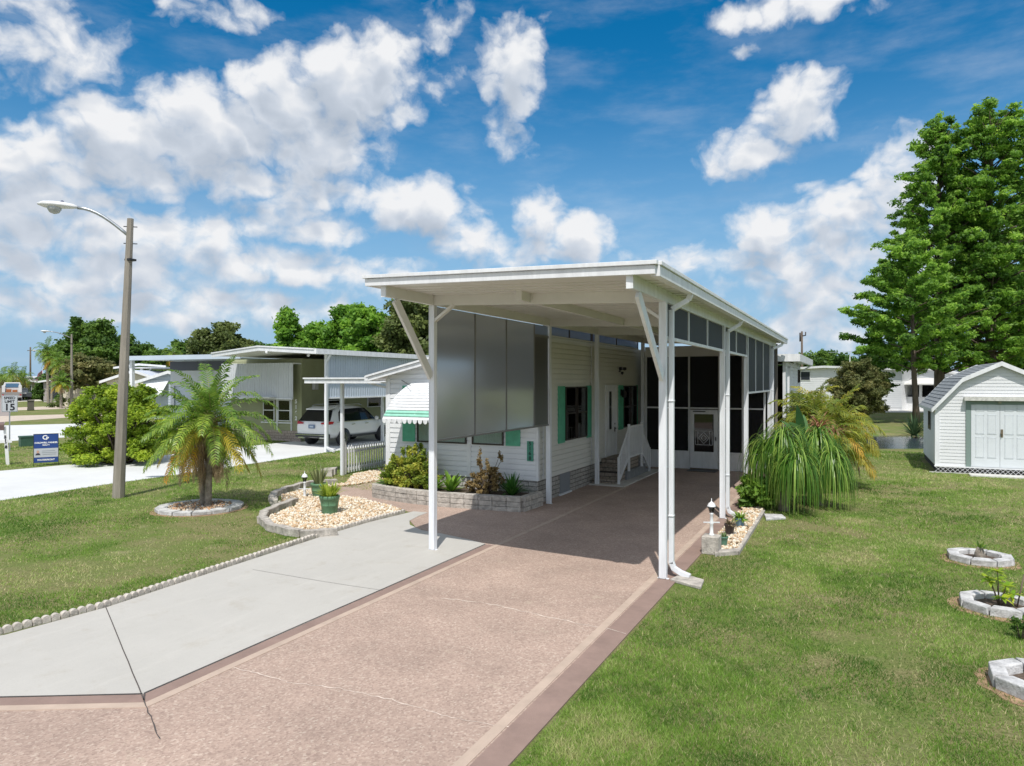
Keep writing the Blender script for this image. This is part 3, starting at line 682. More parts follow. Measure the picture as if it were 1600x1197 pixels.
BRY = brickmat('white_skirt_block_y', 1, (.42,.40,.37), (.34,.325,.30), (.08,.07,.065))
mb = MB().box(HX0+.02, HY0-.002, 0, HX1-.0, HY0+.08, .56); mb.build('front_skirting', BRX, mh)
mb = MB().box(HX1-.08, HY0+.03, 0, HX1+.004, 23.6, .56); mb.build('side_skirting', BRY, mh)
vt = MB().box(HX1-.01, 16.68, .06, HX1+.022, 17.35, .55).build('skirting_vent', mat('grey_vent', (.22,.24,.26), .6), mh)
MB().box(HX1-.01, 16.62, .012, HX1+.05, 17.42, .055).build('vent_sill', ALUM, vt)
# roof with front fascia
mb = MB()
FY = HY0-.28
def slab(x0, x1, y0, y1, t0, t1):
    for a, b in ((x0, RX), (RX, x1)):
        v = [(a,y0,rz(a)+t0),(b,y0,rz(b)+t0),(b,y1,rz(b)+t0),(a,y1,rz(a)+t0)]; v += [(p[0],p[1],p[2]-t0+t1) for p in v]
        mb.add(v, [(3,2,1,0),(4,5,6,7),(0,1,5,4),(2,3,7,6),(3,0,4,7),(1,2,6,5)])
slab(-11.42, -6.86, FY+.02, 30.2, 0, .05); mb.build('roof', mat('white_roof_metal', (.74,.75,.76), .45, .06, 2), mh)
mb = MB(); slab(-11.46, -6.84, FY-.03, FY+.018, -.06, .045); slab(-11.50, -6.82, FY-.07, FY+.016, .052, .10)
mb.box(-11.55, FY-.05, rz(-11.5)-.04, -11.44, 30.2, rz(-11.5)+.09)
mb.build('fascia', WHITE, mh)
# windows
def window(par, face, a0, a1, z0, z1, pl, double=1, sash=True, fr=DARK, label=None, cur=CURTAIN, mull=None):
    """face 'y': wall facing -Y at y=pl; face 'x': wall facing +X at x=pl"""
    def bx(mb, u0, u1, d0, d1, w0, w1):
        if face == 'y': mb.box(u0, pl-d1, w0, u1, pl-d0, w1)
        else: mb.box(pl+d0, u0, w0, pl+d1, u1, w1)
    f = MB(); t = .035; D0, D1 = .012, .07
    bx(f, a0, a1, D0, D1, z0, z0+t); bx(f, a0, a1, D0, D1, z1-t, z1); bx(f, a0, a0+t, D0, D1, z0+t, z1-t); bx(f, a1-t, a1, D0, D1, z0+t, z1-t)
    zc = (z0+z1)/2
    if sash: bx(f, a0+t, a1-t, D0+.01, D1-.008, zc-.02, zc+.02)
    fo = f.build('window', fr, par, label=label)
    g = MB(); bx(g, a0+t, a1-t, .048, .050, z0+t, z1-t); g.build('pane', GLASS, fo)
    g = MB(); bx(g, a0+t, a1-t, .034, .037, z0+t, z1-t); g.build('curtain_or_dark', cur, fo)
    return fo
def shutter(par, face, a0, a1, z0, z1, pl):
    mb = MB()
    def bx(u0, u1, d0, d1, w0, w1):
        if face == 'y': mb.box(u0, pl-d1, w0, u1, pl-d0, w1)
        else: mb.box(pl+d0, u0, w0, pl+d1, u1, w1)
    t = .04; bx(a0, a1, .012, .042, z0, z1)
    zc = (z0+z1)/2
    for w0, w1 in ((z0, z0+t), (z1-t, z1), (zc-.03, zc+.03)): bx(a0, a1, .042, .054, w0, w1)
    bx(a0, a0+t, .042, .053, z0+t, z1-t); bx(a1-t, a1, .042, .053, z0+t, z1-t)
    z = z0+t+.02
    while z < z1-t-.02:
        if abs(z-zc) > .05: bx(a0+t, a1-t, .042, .048, z, z+.018)
        z += .036
    mb.build('shutter', GREENP, par)
CURW = mat('pale_green_blind', (.62,.72,.70), .9, .12, 10, stretch=(9,1,.3))
for a, b in ((-10.10,-8.66),(-8.50,-7.64)):
    window(mh, 'y', a, b, 1.36, 2.76, HY0, sash=False, cur=CURW)
for a, b in ((-10.55,-10.17),(-7.58,-7.20)): shutter(mh, 'y', a, b, 1.36, 2.79, HY0)
DIMC = mat('dim_curtain', (.36,.43,.44), .9, .3, 8, stretch=(3,8,.4)); DARKI = mat('dark_room', (.012,.012,.014), .8)  # DARKI: near-black sheet behind panes, painted as the unlit room
XW = HX1+.006
window(mh, 'x', 16.96, 17.70, 1.38, 2.76, XW, cur=DIMC); window(mh, 'x', 17.80, 18.56, 1.38, 2.76, XW, cur=DIMC)
shutter(mh, 'x', 16.50, 16.92, 1.34, 2.78, XW); shutter(mh, 'x', 18.58, 18.93, 1.34, 2.78, XW)
MB().box(XW+.01, 17.72, 1.38, XW+.03, 17.78, 2.76).build('mullion_trim', mat('beige_trim', (.45,.40,.33), .7, .3, 20), mh)
window(mh, 'x', 21.98, 22.72, 1.42, 2.76, XW, cur=DARKI); window(mh, 'x', 22.78, 23.45, 1.42, 2.76, XW, cur=DARKI)
shutter(mh, 'x', 21.50, 21.95, 1.38, 2.78, XW); shutter(mh, 'x', 23.46, 23.60, 1.38, 2.78, XW)
# entry door
d = MB().box(XW+.01, 20.28, .66, XW+.045, 21.18, 2.72).build('entry_door', WHITE, mh)
mb = MB(); 
for a, b, z0, z1 in ((20.20,20.28,.62,2.79),(21.18,21.26,.62,2.79),(20.28,21.18,2.72,2.79)): mb.box(XW+.008, a, z0, XW+.06, b, z1)
mb.build('door_frame', WHITE, d)
MB().box(XW+.046, 20.52, 1.45, XW+.052, 20.74, 2.60).build('door_light', mat('dark_door_glass', (.05,.06,.065), .1), d)
MB().box(XW+.046, 20.47, .80, XW+.055, 21.0, 1.30).build('door_panel', WHITE, d, bevel=.004)
mb = MB().lathe([(.0,0),(.03,.004),(.03,.012),(0,.02)], (0,0,0), 10); mb.v = [(XW+.046+z, 21.06+y, 1.60+x) for x, y, z in mb.v]
mb.box(XW+.046, 21.03, 1.36, XW+.06, 21.09, 1.50); mb.bar((XW+.09,21.06,1.46),(XW+.09,20.95,1.46),.02,.02); mb.bar((XW+.055,21.06,1.46),(XW+.095,21.06,1.46),.02,.02)
mb.build('handle', BLACK, d)
# wall lamps
mb = MB().box(XW+.01, 21.60, 3.20, XW+.03, 21.72, 3.32)
mb.bar((XW+.02,21.66,3.26),(XW+.10,21.50,3.30),.03,.03); mb.bar((XW+.02,21.66,3.26),(XW+.10,21.82,3.30),.03,.03)
mb.lathe([(.02,0),(.06,.02),(.05,.10),(.0,.10)], (XW+.12,21.46,3.25), 10); mb.lathe([(.02,0),(.06,.02),(.05,.10),(0,.10)], (XW+.12,21.86,3.25), 10); mb.lathe([(0,-.09),(.04,-.07),(.045,0),(0,.01)], (XW+.10,21.66,3.20), 10)
mb.build('flood_light', BLACK, mh)
mb = MB().box(XW+.045, 21.66, 2.45, XW+.065, 21.76, 2.65); mb.bar((XW+.06,21.71,2.62),(XW+.15,21.71,2.62),.02,.02)
mb.lathe([(.03,0),(.075,.03),(.085,.18),(.09,.19),(.03,.27),(.0,.30)], (XW+.15,21.71,2.38), 8); mb.build('coach_lamp', BLACK, mh)
# number board
nb = MB().box(-7.02, HY0-.045, 1.02, -6.86, HY0-.018, 1.49).build('number_board', mat('number_green', (.06,.28,.20), .5), mh)
ng = mat('dark_green_digits', (.004,.05,.035), .5)
o0 = ORG[mh.name]
for k, chx in enumerate('5168'):
    text(chx, .125, ng, nb, (-6.94-o0[0], HY0-.047-o0[1], 1.43-k*.115), (PI/2,0,0), bold=.004)
mb = MB(); 
for a in (-11.0, -10.75): mb.tube([(a-.05, HY0-.03, 1.93), (a, HY0-.09, 1.96), (a+.05, HY0-.06, 1.90), (a+.10, HY0-.03, 1.93)], .012, 6)
mb.build('awning_bracket', GALV, mh)
# clamshell awning over the front window, curved and slatted
AX0, AX1 = -10.62, -7.10
prof = []
for i in range(15):
    t = i/14; ang = R_(32+46*t); prof.append((HY0-.05 - .74*(math.sin(ang)-math.sin(R_(32)))/(math.sin(R_(78))-math.sin(R_(32))), 1.97 + .90*(math.cos(ang)-math.cos(R_(78)))/(math.cos(R_(32))-math.cos(R_(78)))))
mb = MB(); mg = MB()
AX0t = AX0+.42
for i in range(14):
    (ya, za), (yb_, zb) = prof[i], prof[i+1]; t0, t1 = i/14, (i+1)/14
    xa, xb = AX0t+(AX0-AX0t)*t0**.8, AX0t+(AX0-AX0t)*t1**.8
    tgt = mg if i in (11, 12) else mb
    n = .026
    tgt.add([(xa,ya,za),(AX1,ya,za),(AX1,yb_-n,zb+.010),(xb,yb_-n,zb+.010),(xa,ya,za-.012),(AX1,ya,za-.012),(AX1,yb_-n,zb-.010),(xb,yb_-n,zb-.010)], [(3,2,1,0),(4,5,6,7),(0,1,5,4),(2,3,7,6),(0,4,7,3),(1,2,6,5)])
aw = mb.build('awning', WHITE, mh)
mg.build('awning_green_slat', GREENP2, aw)
mb = MB(); yv, zv = prof[-1]
x = AX0
while x < AX1-.05:
    P = [(x, yv-.03, zv)] + [(x+.062-.06*math.cos(PI*k/8), yv-.03, zv-.03-.075*math.sin(PI*k/8)) for k in range(9)] + [(x+.124, yv-.03, zv)]
    mb.extr(P, (0, .008, 0)); x += .150
mb.build('awning_valance', WHITE, aw)
mb = MB(); sp = [(AX0-.004+.42*(1-(i/14)**.8), prof[i][0], prof[i][1]) for i in range(15)]
for i in range(14): mb.bar(sp[i], sp[i+1], .03, .02)
for fx in (-9.75, -8.86, -7.97):
    for i in range(14):
        a = (fx+.45*(1-i/14), prof[i][0], prof[i][1]+.012); b = (fx+.45*(1-(i+1)/14), prof[i+1][0]-.01, prof[i+1][1]+.012); mb.bar(a, b, .012, .012)
mb.build('awning_rib', ALUM, aw)
MB().bar((-10.6, HY0-.02, 2.93), (-10.0, HY0-.5, 2.80), .012, .012).build('awning_rod', BLACK, aw)

# entry steps
st = thing('entry_steps', 'white railed block steps up to the front door inside the carport', 'steps', (-6.35, 20.6, 0))
STB = brickmat('step_block', 0, (.34,.29,.24), (.27,.23,.19), (.05,.045,.04), .3, .105)
mb = MB(); zt = [.16,.32,.48,.64]
for k in range(4): mb.box(-6.74, 19.0+.28*k, .046, -6.06, 19.0+.28*(k+1) if k < 3 else 21.35, zt[k])
mb.build('block_stair', STB, st)
GST = mat('grey_step_concrete', (.22,.23,.235), .9, .15, 6, .2, 60)
mb = MB()
for k in range(3): mb.box(-6.72, 21.35+.28*k, .046, -5.99, 21.35+.28*(k+1), zt[2-k])
mb.box(-6.058, 19.95, .046, -5.99, 21.349, .30)
mb.build('concrete_stair', GST, st)
mb = MB(); RXs = -5.96
def pst(y, z0, z1): mb.box(RXs-.03, y-.03, z0, RXs+.03, y+.03, z1)
pst(19.03,.046,.80); pst(20.0,.3,1.66); pst(21.35,.3,1.66); pst(22.25,.046,.80)
for (a, b, za, zb) in ((19.03,20.0,.76,1.55),(20.0,21.35,1.58,1.58),(21.35,22.25,1.55,.76),(19.03,20.0,.12,.72),(20.0,21.35,.70,.70),(21.35,22.25,.72,.12)):
    mb.bar((RXs,a,za),(RXs,b,zb),.04,.045)
mb.build('railing', WHITE, st)
mb = MB()
def picket(y, z0, z1): mb.box(RXs-.012, y-.012, z0, RXs+.012, y+.012, z1)
for k in range(11): y = 20.08+k*.12; picket(y, .72, 1.56)
for k in range(7): t = (k+1)/8; picket(19.03+.97*t, .12+.60*t, .76+.79*t); picket(22.25-.90*t, .12+.60*t, .76+.79*t)
mb.build('railing_pickets', WHITE, st)
# ------------------------------------------------------------------ rear room of the main home (right end)
mb = MB(); siding_y(mb, -2.32, lambda z: (26.75, 34.0), 2.42, 3.62, .13)
mb.add([(-2.325,26.75,2.42),(-2.325,34,2.42),(-2.325,34,3.62),(-2.325,26.75,3.62)], [(0,1,2,3)])
mb.build('rear_room_wall', SIDING, mh)
mb = MB().box(-2.36,26.75,.02,-2.30,34,.55)
for y in (26.8, 28.6, 30.5, 32.3, 33.94): mb.box(-2.38, y-.05, .02, -2.285, y+.05, 3.6)
for y in (27.4, 28.0, 29.2, 29.9, 31.1, 31.7): mb.box(-2.345, y-.02, .55, -2.315, y+.02, 2.42)
mb.build('rear_room_frame', WHITE, mh)
MB().box(-2.34,26.85,.56,-2.333,33.9,2.42).build('rear_room_screen', SCREEN, mh)
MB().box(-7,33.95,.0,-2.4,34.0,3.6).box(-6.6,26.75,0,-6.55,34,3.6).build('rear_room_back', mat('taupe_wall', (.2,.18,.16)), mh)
mb = MB()
v = [(-6.9,26.45),(-3.0,26.45),(-1.9,26.65),(-1.9,34.4),(-6.9,34.4)]
mb.prism(v, 3.66, 3.74); mb.prism([(-6.9,26.40),(-2.95,26.40),(-1.80,26.62),(-1.80,34.45),(-1.9,34.45),(-1.95,26.72),(-3.0,26.47),(-6.9,26.47)], 3.60, 3.86)
mb.build('rear_room_roof', WHITE, mh)
mb = MB(); mb.bar((-1.86,26.9,3.62),(-2.2,26.9,3.40),.07,.06); mb.bar((-2.2,26.9,3.42),(-2.2,26.9,.1),.07,.07,(0,1,0)); mb.build('rear_room_downspout', ALUM, mh); mb = MB(); mb.bar((-1.86,34.2,3.6),(-2.25,34.2,3.35),.07,.06); mb.build('rear_room_downspout', ALUM, mh)
window(mh, 'x', 32.5, 33.2, 2.85, 3.4, -2.30, cur=mat('amber_blind',(.25,.2,.06)), sash=False)

# ------------------------------------------------------------------ side patio cover, picket fence
pc = thing('patio_cover', 'small flat white patio cover joined to the left side of the white home', 'patio cover', (-14.3, 17.4, 0))
mb = MB().box(-15.25, 16.9, 2.93, -11.52, 24, 2.99); mb.build('roof', WHITE, pc)
mb = MB().box(-15.30, 16.85, 2.84, -11.56, 16.9, 2.965); mb.box(-15.33, 16.81, 2.97, -11.56, 16.9, 3.015); mb.box(-15.30, 16.9, 2.84, -15.25, 24, 2.965); mb.box(-12.4, 16.78, 2.88, -12.15, 16.84, 3.08); mb.build('fascia', WHITE, pc, bevel=.004)
for x, y in ((-14.30, 17.42), (-14.3, 23.8), (-12.6, 23.8)): MB().box(x-.045, y-.045, 0, x+.045, y+.045, 2.92).build('post', ALUM, pc, bevel=.004)
mb = MB(); mb.bar((-13.1,17.1,2.86),(-12.15,17.4,2.62),.05,.05); mb.bar((-12.15,17.4,2.64),(-12.15,17.4,.1),.06,.06,(0,1,0)); mb.build('downspout', ALUM, pc)
MB().box(-11.75, 17.6, .7, -11.12, 17.66, 2.9).build('privacy_panel', DARK, pc, label='dark brown louvred panel')
MB().box(-11.75, 17.58, .0, -11.12, 17.64, .68).build('knee_wall', WHITE, pc)
fe = thing('picket_fence', 'short white picket fence run under the patio cover by the gravel bed', 'fence', (-14.1, 17.8, 0))
mb = MB(); fa, fb = Vector((-14.18,17.55,0)), Vector((-13.9,21.8,0))
fa = Vector((*G(537,742),0)); fb = Vector((*G(604,729),0)); dv = (fb-fa); Lf = dv.length; dn = dv/Lf
sd_ = Vector((-dn.y, dn.x, 0))
for z in (.14, .72): MB
rl = MB(); rl.bar(fa+Vector((0,0,.16)), fb+Vector((0,0,.16)), .03, .09); rl.bar(fa+Vector((0,0,.70)), fb+Vector((0,0,.70)), .03, .07); rl.build('fence_rail', WHITE, fe)
pk = MB(); n = 17
for k in range(n):
    p = fa + dn*(Lf*(k+.7)/(n+.4)) - sd_*(.038); w = .024
    a, b = p - dn*w, p + dn*w
    h_ = .86
    poly = [(a.x,a.y,.05),(b.x,b.y,.05),(b.x,b.y,h_),(p.x,p.y,h_+.05),(a.x,a.y,h_)]
    pk.extr(poly, tuple(sd_*.018))
pk.build('pickets', WHITE, fe)
for p in (fa, fb):
    mb = MB().box(p.x-.055,p.y-.055,0,p.x+.055,p.y+.055,1.0); mb.lathe([(.05,0),(.075,.02),(.03,.05),(.05,.08),(.035,.12),(0,.15)], (p.x,p.y,1.0), 12); mb.build('fence_post', WHITE, fe)

# ------------------------------------------------------------------ block work: planter, bed edging, rings
def jitterbox(mb, c, dx, l, w, h, z0, j=.008):
    """rough block centred at c, long axis dx"""
    dx = Vector(dx).normalized(); dy = Vector((-dx.y, dx.x, 0)); vs = []
    for z in (z0, z0+h):
        for sx_, sy_ in ((-1,-1),(1,-1),(1,1),(-1,1)):
            p = Vector(c) + dx*sx_*l/2 + dy*sy_*w/2; vs.append((p.x+random.uniform(-j,j), p.y+random.uniform(-j,j), z+random.uniform(-j,j)*(1 if z > z0 else 0)))
    mb.add(vs, [(0,3,2,1),(4,5,6,7),(0,1,5,4),(1,2,6,5),(2,3,7,6),(3,0,4,7)])
pl = thing('block_planter', 'long curved grey block planter against the white front wall', 'planter', (-8.7, 14.6, 0))
pp = [(-10.95,15.2),(-10.85,14.46),(-10.35,14.3),(-9.6,14.14),(-8.75,14.06),(-7.7,14.14),(-6.70,14.26),(-6.66,15.2)]
mb = MB()
for ci in range(3):
    for i in range(len(pp)-1):
        a, b = Vector((*pp[i],0)), Vector((*pp[i+1],0)); L = (b-a).length; n = max(1, round(L/.34)); off = .5 if ci % 2 else 0
        for k in range(n):
            t = (k+.5)/n; jitterbox(mb, a.lerp(b, t), b-a, L/n-.010, .16+.006*ci, .108, ci*.116, .005)
mb.build('block_wall', STONEG, pl, bevel=.006)
mb = MB().prism([(-10.8,15.25),(-10.7,14.5),(-9.6,14.25),(-8.7,14.17),(-7.7,14.25),(-6.78,14.36),(-6.76,15.25)], 0, .27); mb.build('soil', MULCH, pl)

def ptline(pts, step):
    P = [Vector((p[0],p[1],0)) for p in pts]; out = []; acc = 0; 
    for i in range(len(P)-1):
        a, b = P[i], P[i+1]; L = (b-a).length; t = acc
        while t < L: out.append((a+(b-a)*t/L, (b-a).normalized())); t += step
        acc = t - L
    return out
blk = []
for k in range(3):
    mb = MB(); jitterbox(mb, (0,0,0), (1,0,0), .33, .17, .15, 0, .014)
    b = mb.build('edging_block', STONEG, None, bevel=.012); blk.append(b)
used = [False]*3
def place_block(p, d, label, group, sc=(1,1,1), mtl=None):
    k = random.randrange(3); o = blk[k]
    if not used[k]: used[k] = True
    else: o = o.copy(); COL.objects.link(o)
    o.location = (p.x, p.y, 0); o.rotation_euler = (0,0,math.atan2(d.y, d.x)+random.uniform(-.05,.05)); o.scale = sc
    tag(o, label, 'edging block', group); return o
lowarc = [G(513,838),G(482,840),G(452,837),G(425,830),G(409,818),G(414,808),G(430,800),G(463,787)]
uparc = [G(428,790),(-12.75,12.95),G(431,776),G(446,770),G(470,763),G(491,759),G(533,757)]
for pts, lb in ((lowarc, 'rough grey block in the curved row enclosing the front of the gravel bed'), (uparc, 'rough grey block in the curved row edging the back of the gravel bed')):
    for p, d in ptline(pts, .34): place_block(p, d, lb, 'blocks edging the gravel bed')
for p, lb_ in (((-14.55,17.0),'weathered grey block in front of the patio cover post'),((-14.7,17.35),'weathered grey block left behind the patio cover post')): place_block(Vector((*p,0)), Vector((1,.6,0)), lb_, 'blocks by the patio post', (1.1,1.3,1.5))

RPOS = ['near middle', 'near right', 'right hand', 'far right', 'far middle', 'far left', 'left hand', 'near left']
def ring(px_, py_, r, n, label, group, w=.15, h=.10, cen=None, soil=MULCH, sy_=1.0):
    c = cen or G(px_, py_); bs = []
    for k in range(3):
        mb = MB(); a = 2*PI/n*.47; 
        vs = []
        for z in (0, h):
            for (rr, s) in ((r-w, -1), (r, -1), (r, 1), (r-w, 1)):
                q = a*s; vs.append((rr*math.sin(q)+random.uniform(-.008,.008), -rr*math.cos(q)+random.uniform(-.012,.012)+r, z+random.uniform(-.007,.007)*(z > 0)))
        mb.add(vs, [(0,1,2,3),(4,7,6,5),(0,4,5,1),(1,5,6,2),(2,6,7,3),(3,7,4,0)])
        bs.append(mb.build('ring_block', STONEW, None, bevel=.012))
    for k in range(n):
        t = 2*PI*k/n; o = bs[k] if k < 3 else bs[k % 3].copy()
        if k >= 3: COL.objects.link(o)
        # local origin of a block is on the outer rim; centre lies at +y*r
        o.location = (c[0]+r*math.sin(t), c[1]-r*math.cos(t), 0); o.rotation_euler = (0,0,t)
        tag(o, (label.replace('block of', RPOS[k]+' block of') if n == 8 else label), 'edging block', group)
    mb = MB(); mb.prism([(c[0]+(r-w+.02)*math.cos(2*PI*k/16), c[1]+(r-w+.02)*math.sin(2*PI*k/16)) for k in range(16)], -.02, .035)
    tag(mb.build('mulch', soil), kind='stuff', label='dark mulch inside '+group, cat='mulch')
    # scalped sandy earth round the ring
    mb = MB(); mb.prism([(c[0]+(r+.05+random.uniform(0,.09))*math.cos(2*PI*k/24), c[1]+(r+.05+random.uniform(0,.09))*math.sin(2*PI*k/24)) for k in range(24)], -.02, .006)
    tag(mb.build('bare_earth', mat('sandy_earth', (.30,.20,.12), .95, .4, 9, .5, 60)), kind='structure')
    return c
RC1 = ring(1531, 876, .47, 8, 'whitewashed block of the farthest tree ring on the lawn', 'far whitewashed ring', .16, .11)
RC2 = ring(1562, 951, .46, 8, 'whitewashed block of the middle tree ring on the lawn', 'middle whitewashed ring', .15, .11)
RC3 = ring(1634, 1078, .47, 8, 'whitewashed block of the nearest tree ring on the lawn', 'nearest whitewashed ring', .16, .13)
RC0 = ring(313, 795, .93, 14, 'flat pale stone in the ring round the palm on the left lawn', 'stone ring round the palm', .26, .085)

# scalloped edging pieces
sc_ = MB()
for k in range(4):
    x0 = k*.1-.2; P = [(x0+.004,-.03,0),(x0+.096,-.03,0)] + [(x0+.05+.046*math.cos(PI*i/8), -.03, .052+.038*math.sin(PI*i/8)) for i in range(9)]
    sc_.extr(P, (0,.06,0))
sc0 = sc_.build('scalloped_edging', mat('pale_cast_edging', (.50,.46,.41), .9, .25, 12, .5, 60), None, bevel=.004)
spth = [(-11.3,1.62),(-9.62,3.30),(-8.84,4.75),(-8.68,5.9),(-8.80,7.31),(-8.93,8.97),(-9.06,10.57),(-9.05,11.8),(-8.98,13.1)]
first = True
for p, d in ptline(spth, .405):
    o = sc0 if first else sc0.copy()
    if not first: COL.objects.link(o)
    first = False
    o.location = (p.x, p.y, 0); o.rotation_euler = (random.uniform(-.06,.06),0,math.atan2(d.y,d.x)+random.uniform(-.04,.04))
    tag(o, 'pale scalloped concrete edging strip between the pale apron and the left lawn', 'garden edging', 'scalloped edging along the apron')

# pebbles
ico_t = (1+5**.5)/2
ICO = np.array([(-1,ico_t,0),(1,ico_t,0),(-1,-ico_t,0),(1,-ico_t,0),(0,-1,ico_t),(0,1,ico_t),(0,-1,-ico_t),(0,1,-ico_t),(ico_t,0,-1),(ico_t,0,1),(-ico_t,0,-1),(-ico_t,0,1)])/1.9
ICF = np.array([(0,11,5),(0,5,1),(0,1,7),(0,7,10),(0,10,11),(1,5,9),(5,11,4),(11,10,2),(10,7,6),(7,1,8),(3,9,4),(3,4,2),(3,2,6),(3,6,8),(3,8,9),(4,9,5),(2,4,11),(6,2,10),(8,6,7),(9,8,1)])
def pebblemat(name, cols):
    m = bpy.data.materials.new(name); m.use_nodes = True; t = m.node_tree; b = t.nodes['Principled BSDF']; b.inputs['Roughness'].default_value = .8
    a = t.nodes.new('ShaderNodeAttribute'); a.attribute_name = 'tint'; r = t.nodes.new('ShaderNodeValToRGB'); t.links.new(a.outputs['Fac'], r.inputs[0]); r.color_ramp.interpolation = 'CONSTANT'
    el = r.color_ramp.elements; el[0].color = (*cols[0], 1); el[1].position = 1/len(cols); el[1].color = (*cols[1], 1)
    for i in range(2, len(cols)): e = el.new(i/len(cols)); e.color = (*cols[i], 1)
    t.links.new(r.outputs[0], b.inputs['Base Color']); return m
PEB = pebblemat('tan_pebbles', [(.62,.52,.37),(.70,.64,.52),(.52,.37,.21),(.74,.70,.62),(.42,.30,.19),(.66,.56,.42),(.60,.42,.26),(.78,.72,.60)])
PEB2 = pebblemat('mixed_pebbles', [(.42,.25,.15),(.60,.48,.34),(.16,.15,.15),(.58,.54,.48),(.50,.30,.16),(.30,.28,.26)])
def pebbles(name, poly, n, size, m, z0, label):
    P = np.array(poly); mn, mx = P.min(0), P.max(0)
    X = mn[0]+(mx[0]-mn[0])*rng.random(n*4); Y = mn[1]+(mx[1]-mn[1])*rng.random(n*4); k = inpoly(X, Y, poly); X, Y = X[k][:n], Y[k][:n]; n = len(X)
    A = rng.normal(size=(n,3,3)); Q = np.linalg.qr(A)[0]
    s = size*(.55+.7*rng.random((n,1,1)))*np.array([1,.8,.6])*.5
    V = np.einsum('nij,nkj->nki', Q, ICO[None]*s*(1+.18*(rng.random((n,12,1))-.5)))
    V += np.stack([X, Y, z0+rng.random(n)*size*.45], 1)[:,None]
    F = V[:, ICF.ravel()].reshape(-1,3)
    o = npmesh(name, F, 3, m, tint=np.repeat(rng.random(n), 20)); tag(o, label, 'gravel', kind='stuff'); return o
gpoly = [G(515,834),G(482,836),G(455,832),G(427,825),G(415,817),G(419,811),G(436,803),G(466,790),G(434,786),(-12.45,12.95),G(440,776),G(470,768),G(520,760),G(540,757),(-14.0,17.6),G(604,733),(-12.3,18.2),(-12.56,15.99),(-12.96,14.88),(-12.38,13.97),(-11.05,14.08),(-9.12,13.2),(-9.1,11.8),(-9.06,10.62)]
mb = MB(); mb.prism(gpoly, -.02, .02); tag(mb.build('gravel_base', mat('sand_bed', (.40,.31,.21), .95, .2, 12, .3, 50)), kind='structure')
pebbles('gravel', gpoly, 9000, .065, PEB, .028, 'tan and cream river gravel in the bed by the walkway')
rb = [G(1118,866),G(1153,863),(-1.88,16.2),(-2.0,18.5),(-2.34,18.5),(-2.34,13.4),(-2.32,12.9)]
mb = MB(); mb.prism(rb, -.02, .02); tag(mb.build('gravel_base', MATS['sand_bed']), kind='structure')
pebbles('gravel', rb, 1500, .07, PEB, .028, 'brown and cream pebbles in the narrow bed beside the carport')
pebbles('gravel', [(RC0[0]+.68*math.cos(k*PI/8), RC0[1]+.68*math.sin(k*PI/8)) for k in range(16)], 700, .085, PEB2, .04, 'mixed brown and grey stones inside the palm ring')
mb = MB(); mb.prism([G(1117,870),G(1155,867),G(1153,862.5),G(1117,865)], -.02, .07); mb.prism([G(1150,865),G(1155,868),(-1.83,16.5),(-1.90,16.5)], -.02, .068)
tag(mb.build('bed_kerb', STONEG, bevel=.008), 'low pale concrete kerb round the narrow pebble bed', 'kerb')
tag(MB().prism([G(1047,909),G(1066,900),G(1100,910),G(1095,922)], .0, .045).build('splash_block', STONEG, bevel=.01), 'rough grey slab on the grass under the front downspout', 'splash block')
tag(MB().prism([G(1194,806),G(1222,807),G(1228,812),G(1197,814)], 0, .05).build('stepping_stone', STONEW, bevel=.01), 'flat pale stone at the foot of the drooping plant', 'stepping stone')
tag(MB().box(-2.36,12.12,0,-2.08,12.42,.30).build('pebbledash_block', STONEG, bevel=.012), 'pebbledash cube block carrying the small white garden lantern', 'block')

# ------------------------------------------------------------------ garden lanterns and pots
LGL = glassmat('lantern_glass', (.5,.5,.48))
def lantern(loc, h, label, arm=True):
    t = thing('garden_lantern', label, 'garden lantern', loc, .4, 'white garden lanterns'); s = h/.68
    mb = MB().lathe([(r*s, z*s) for r, z in [(.05,0),(.05,.02),(.034,.04),(.03,.20),(.04,.22),(.03,.24),(.027,.38),(.04,.40),(.02,.42)]], (0,0,0), 14)
    if arm: mb.bar((-.15*s,0,.24*s),(.15*s,0,.24*s),.02*s,.02*s)
    mb.build('post', WHITE, t, world=False)
    mb = MB(); 
    for k in range(6):
        a = 2*PI*k/6; mb.bar((.032*s*math.cos(a),.032*s*math.sin(a),.42*s),(.062*s*math.cos(a),.062*s*math.sin(a),.53*s),.006,.006)
    mb.build('cage', BLACK, t, world=False)
    MB().lathe([(.028*s,.425*s),(.057*s,.53*s)], (0,0,0), 6).build('glass', LGL, t, world=False)
    MB().lathe([(r*s, z*s) for r, z in [(.085,.53),(.08,.545),(.05,.60),(.02,.615),(.008,.64),(.006,.68),(0,.69)]], (0,0,0), 6).build('cap', WHITE, t, world=False)
    return t
lantern((*G(476,779),0), .68, 'small white garden lantern standing in the gravel bed behind the green pots')
lantern((-2.22,12.27,.30), .62, 'small white garden lantern with crossbar on the pebbledash block by the carport')
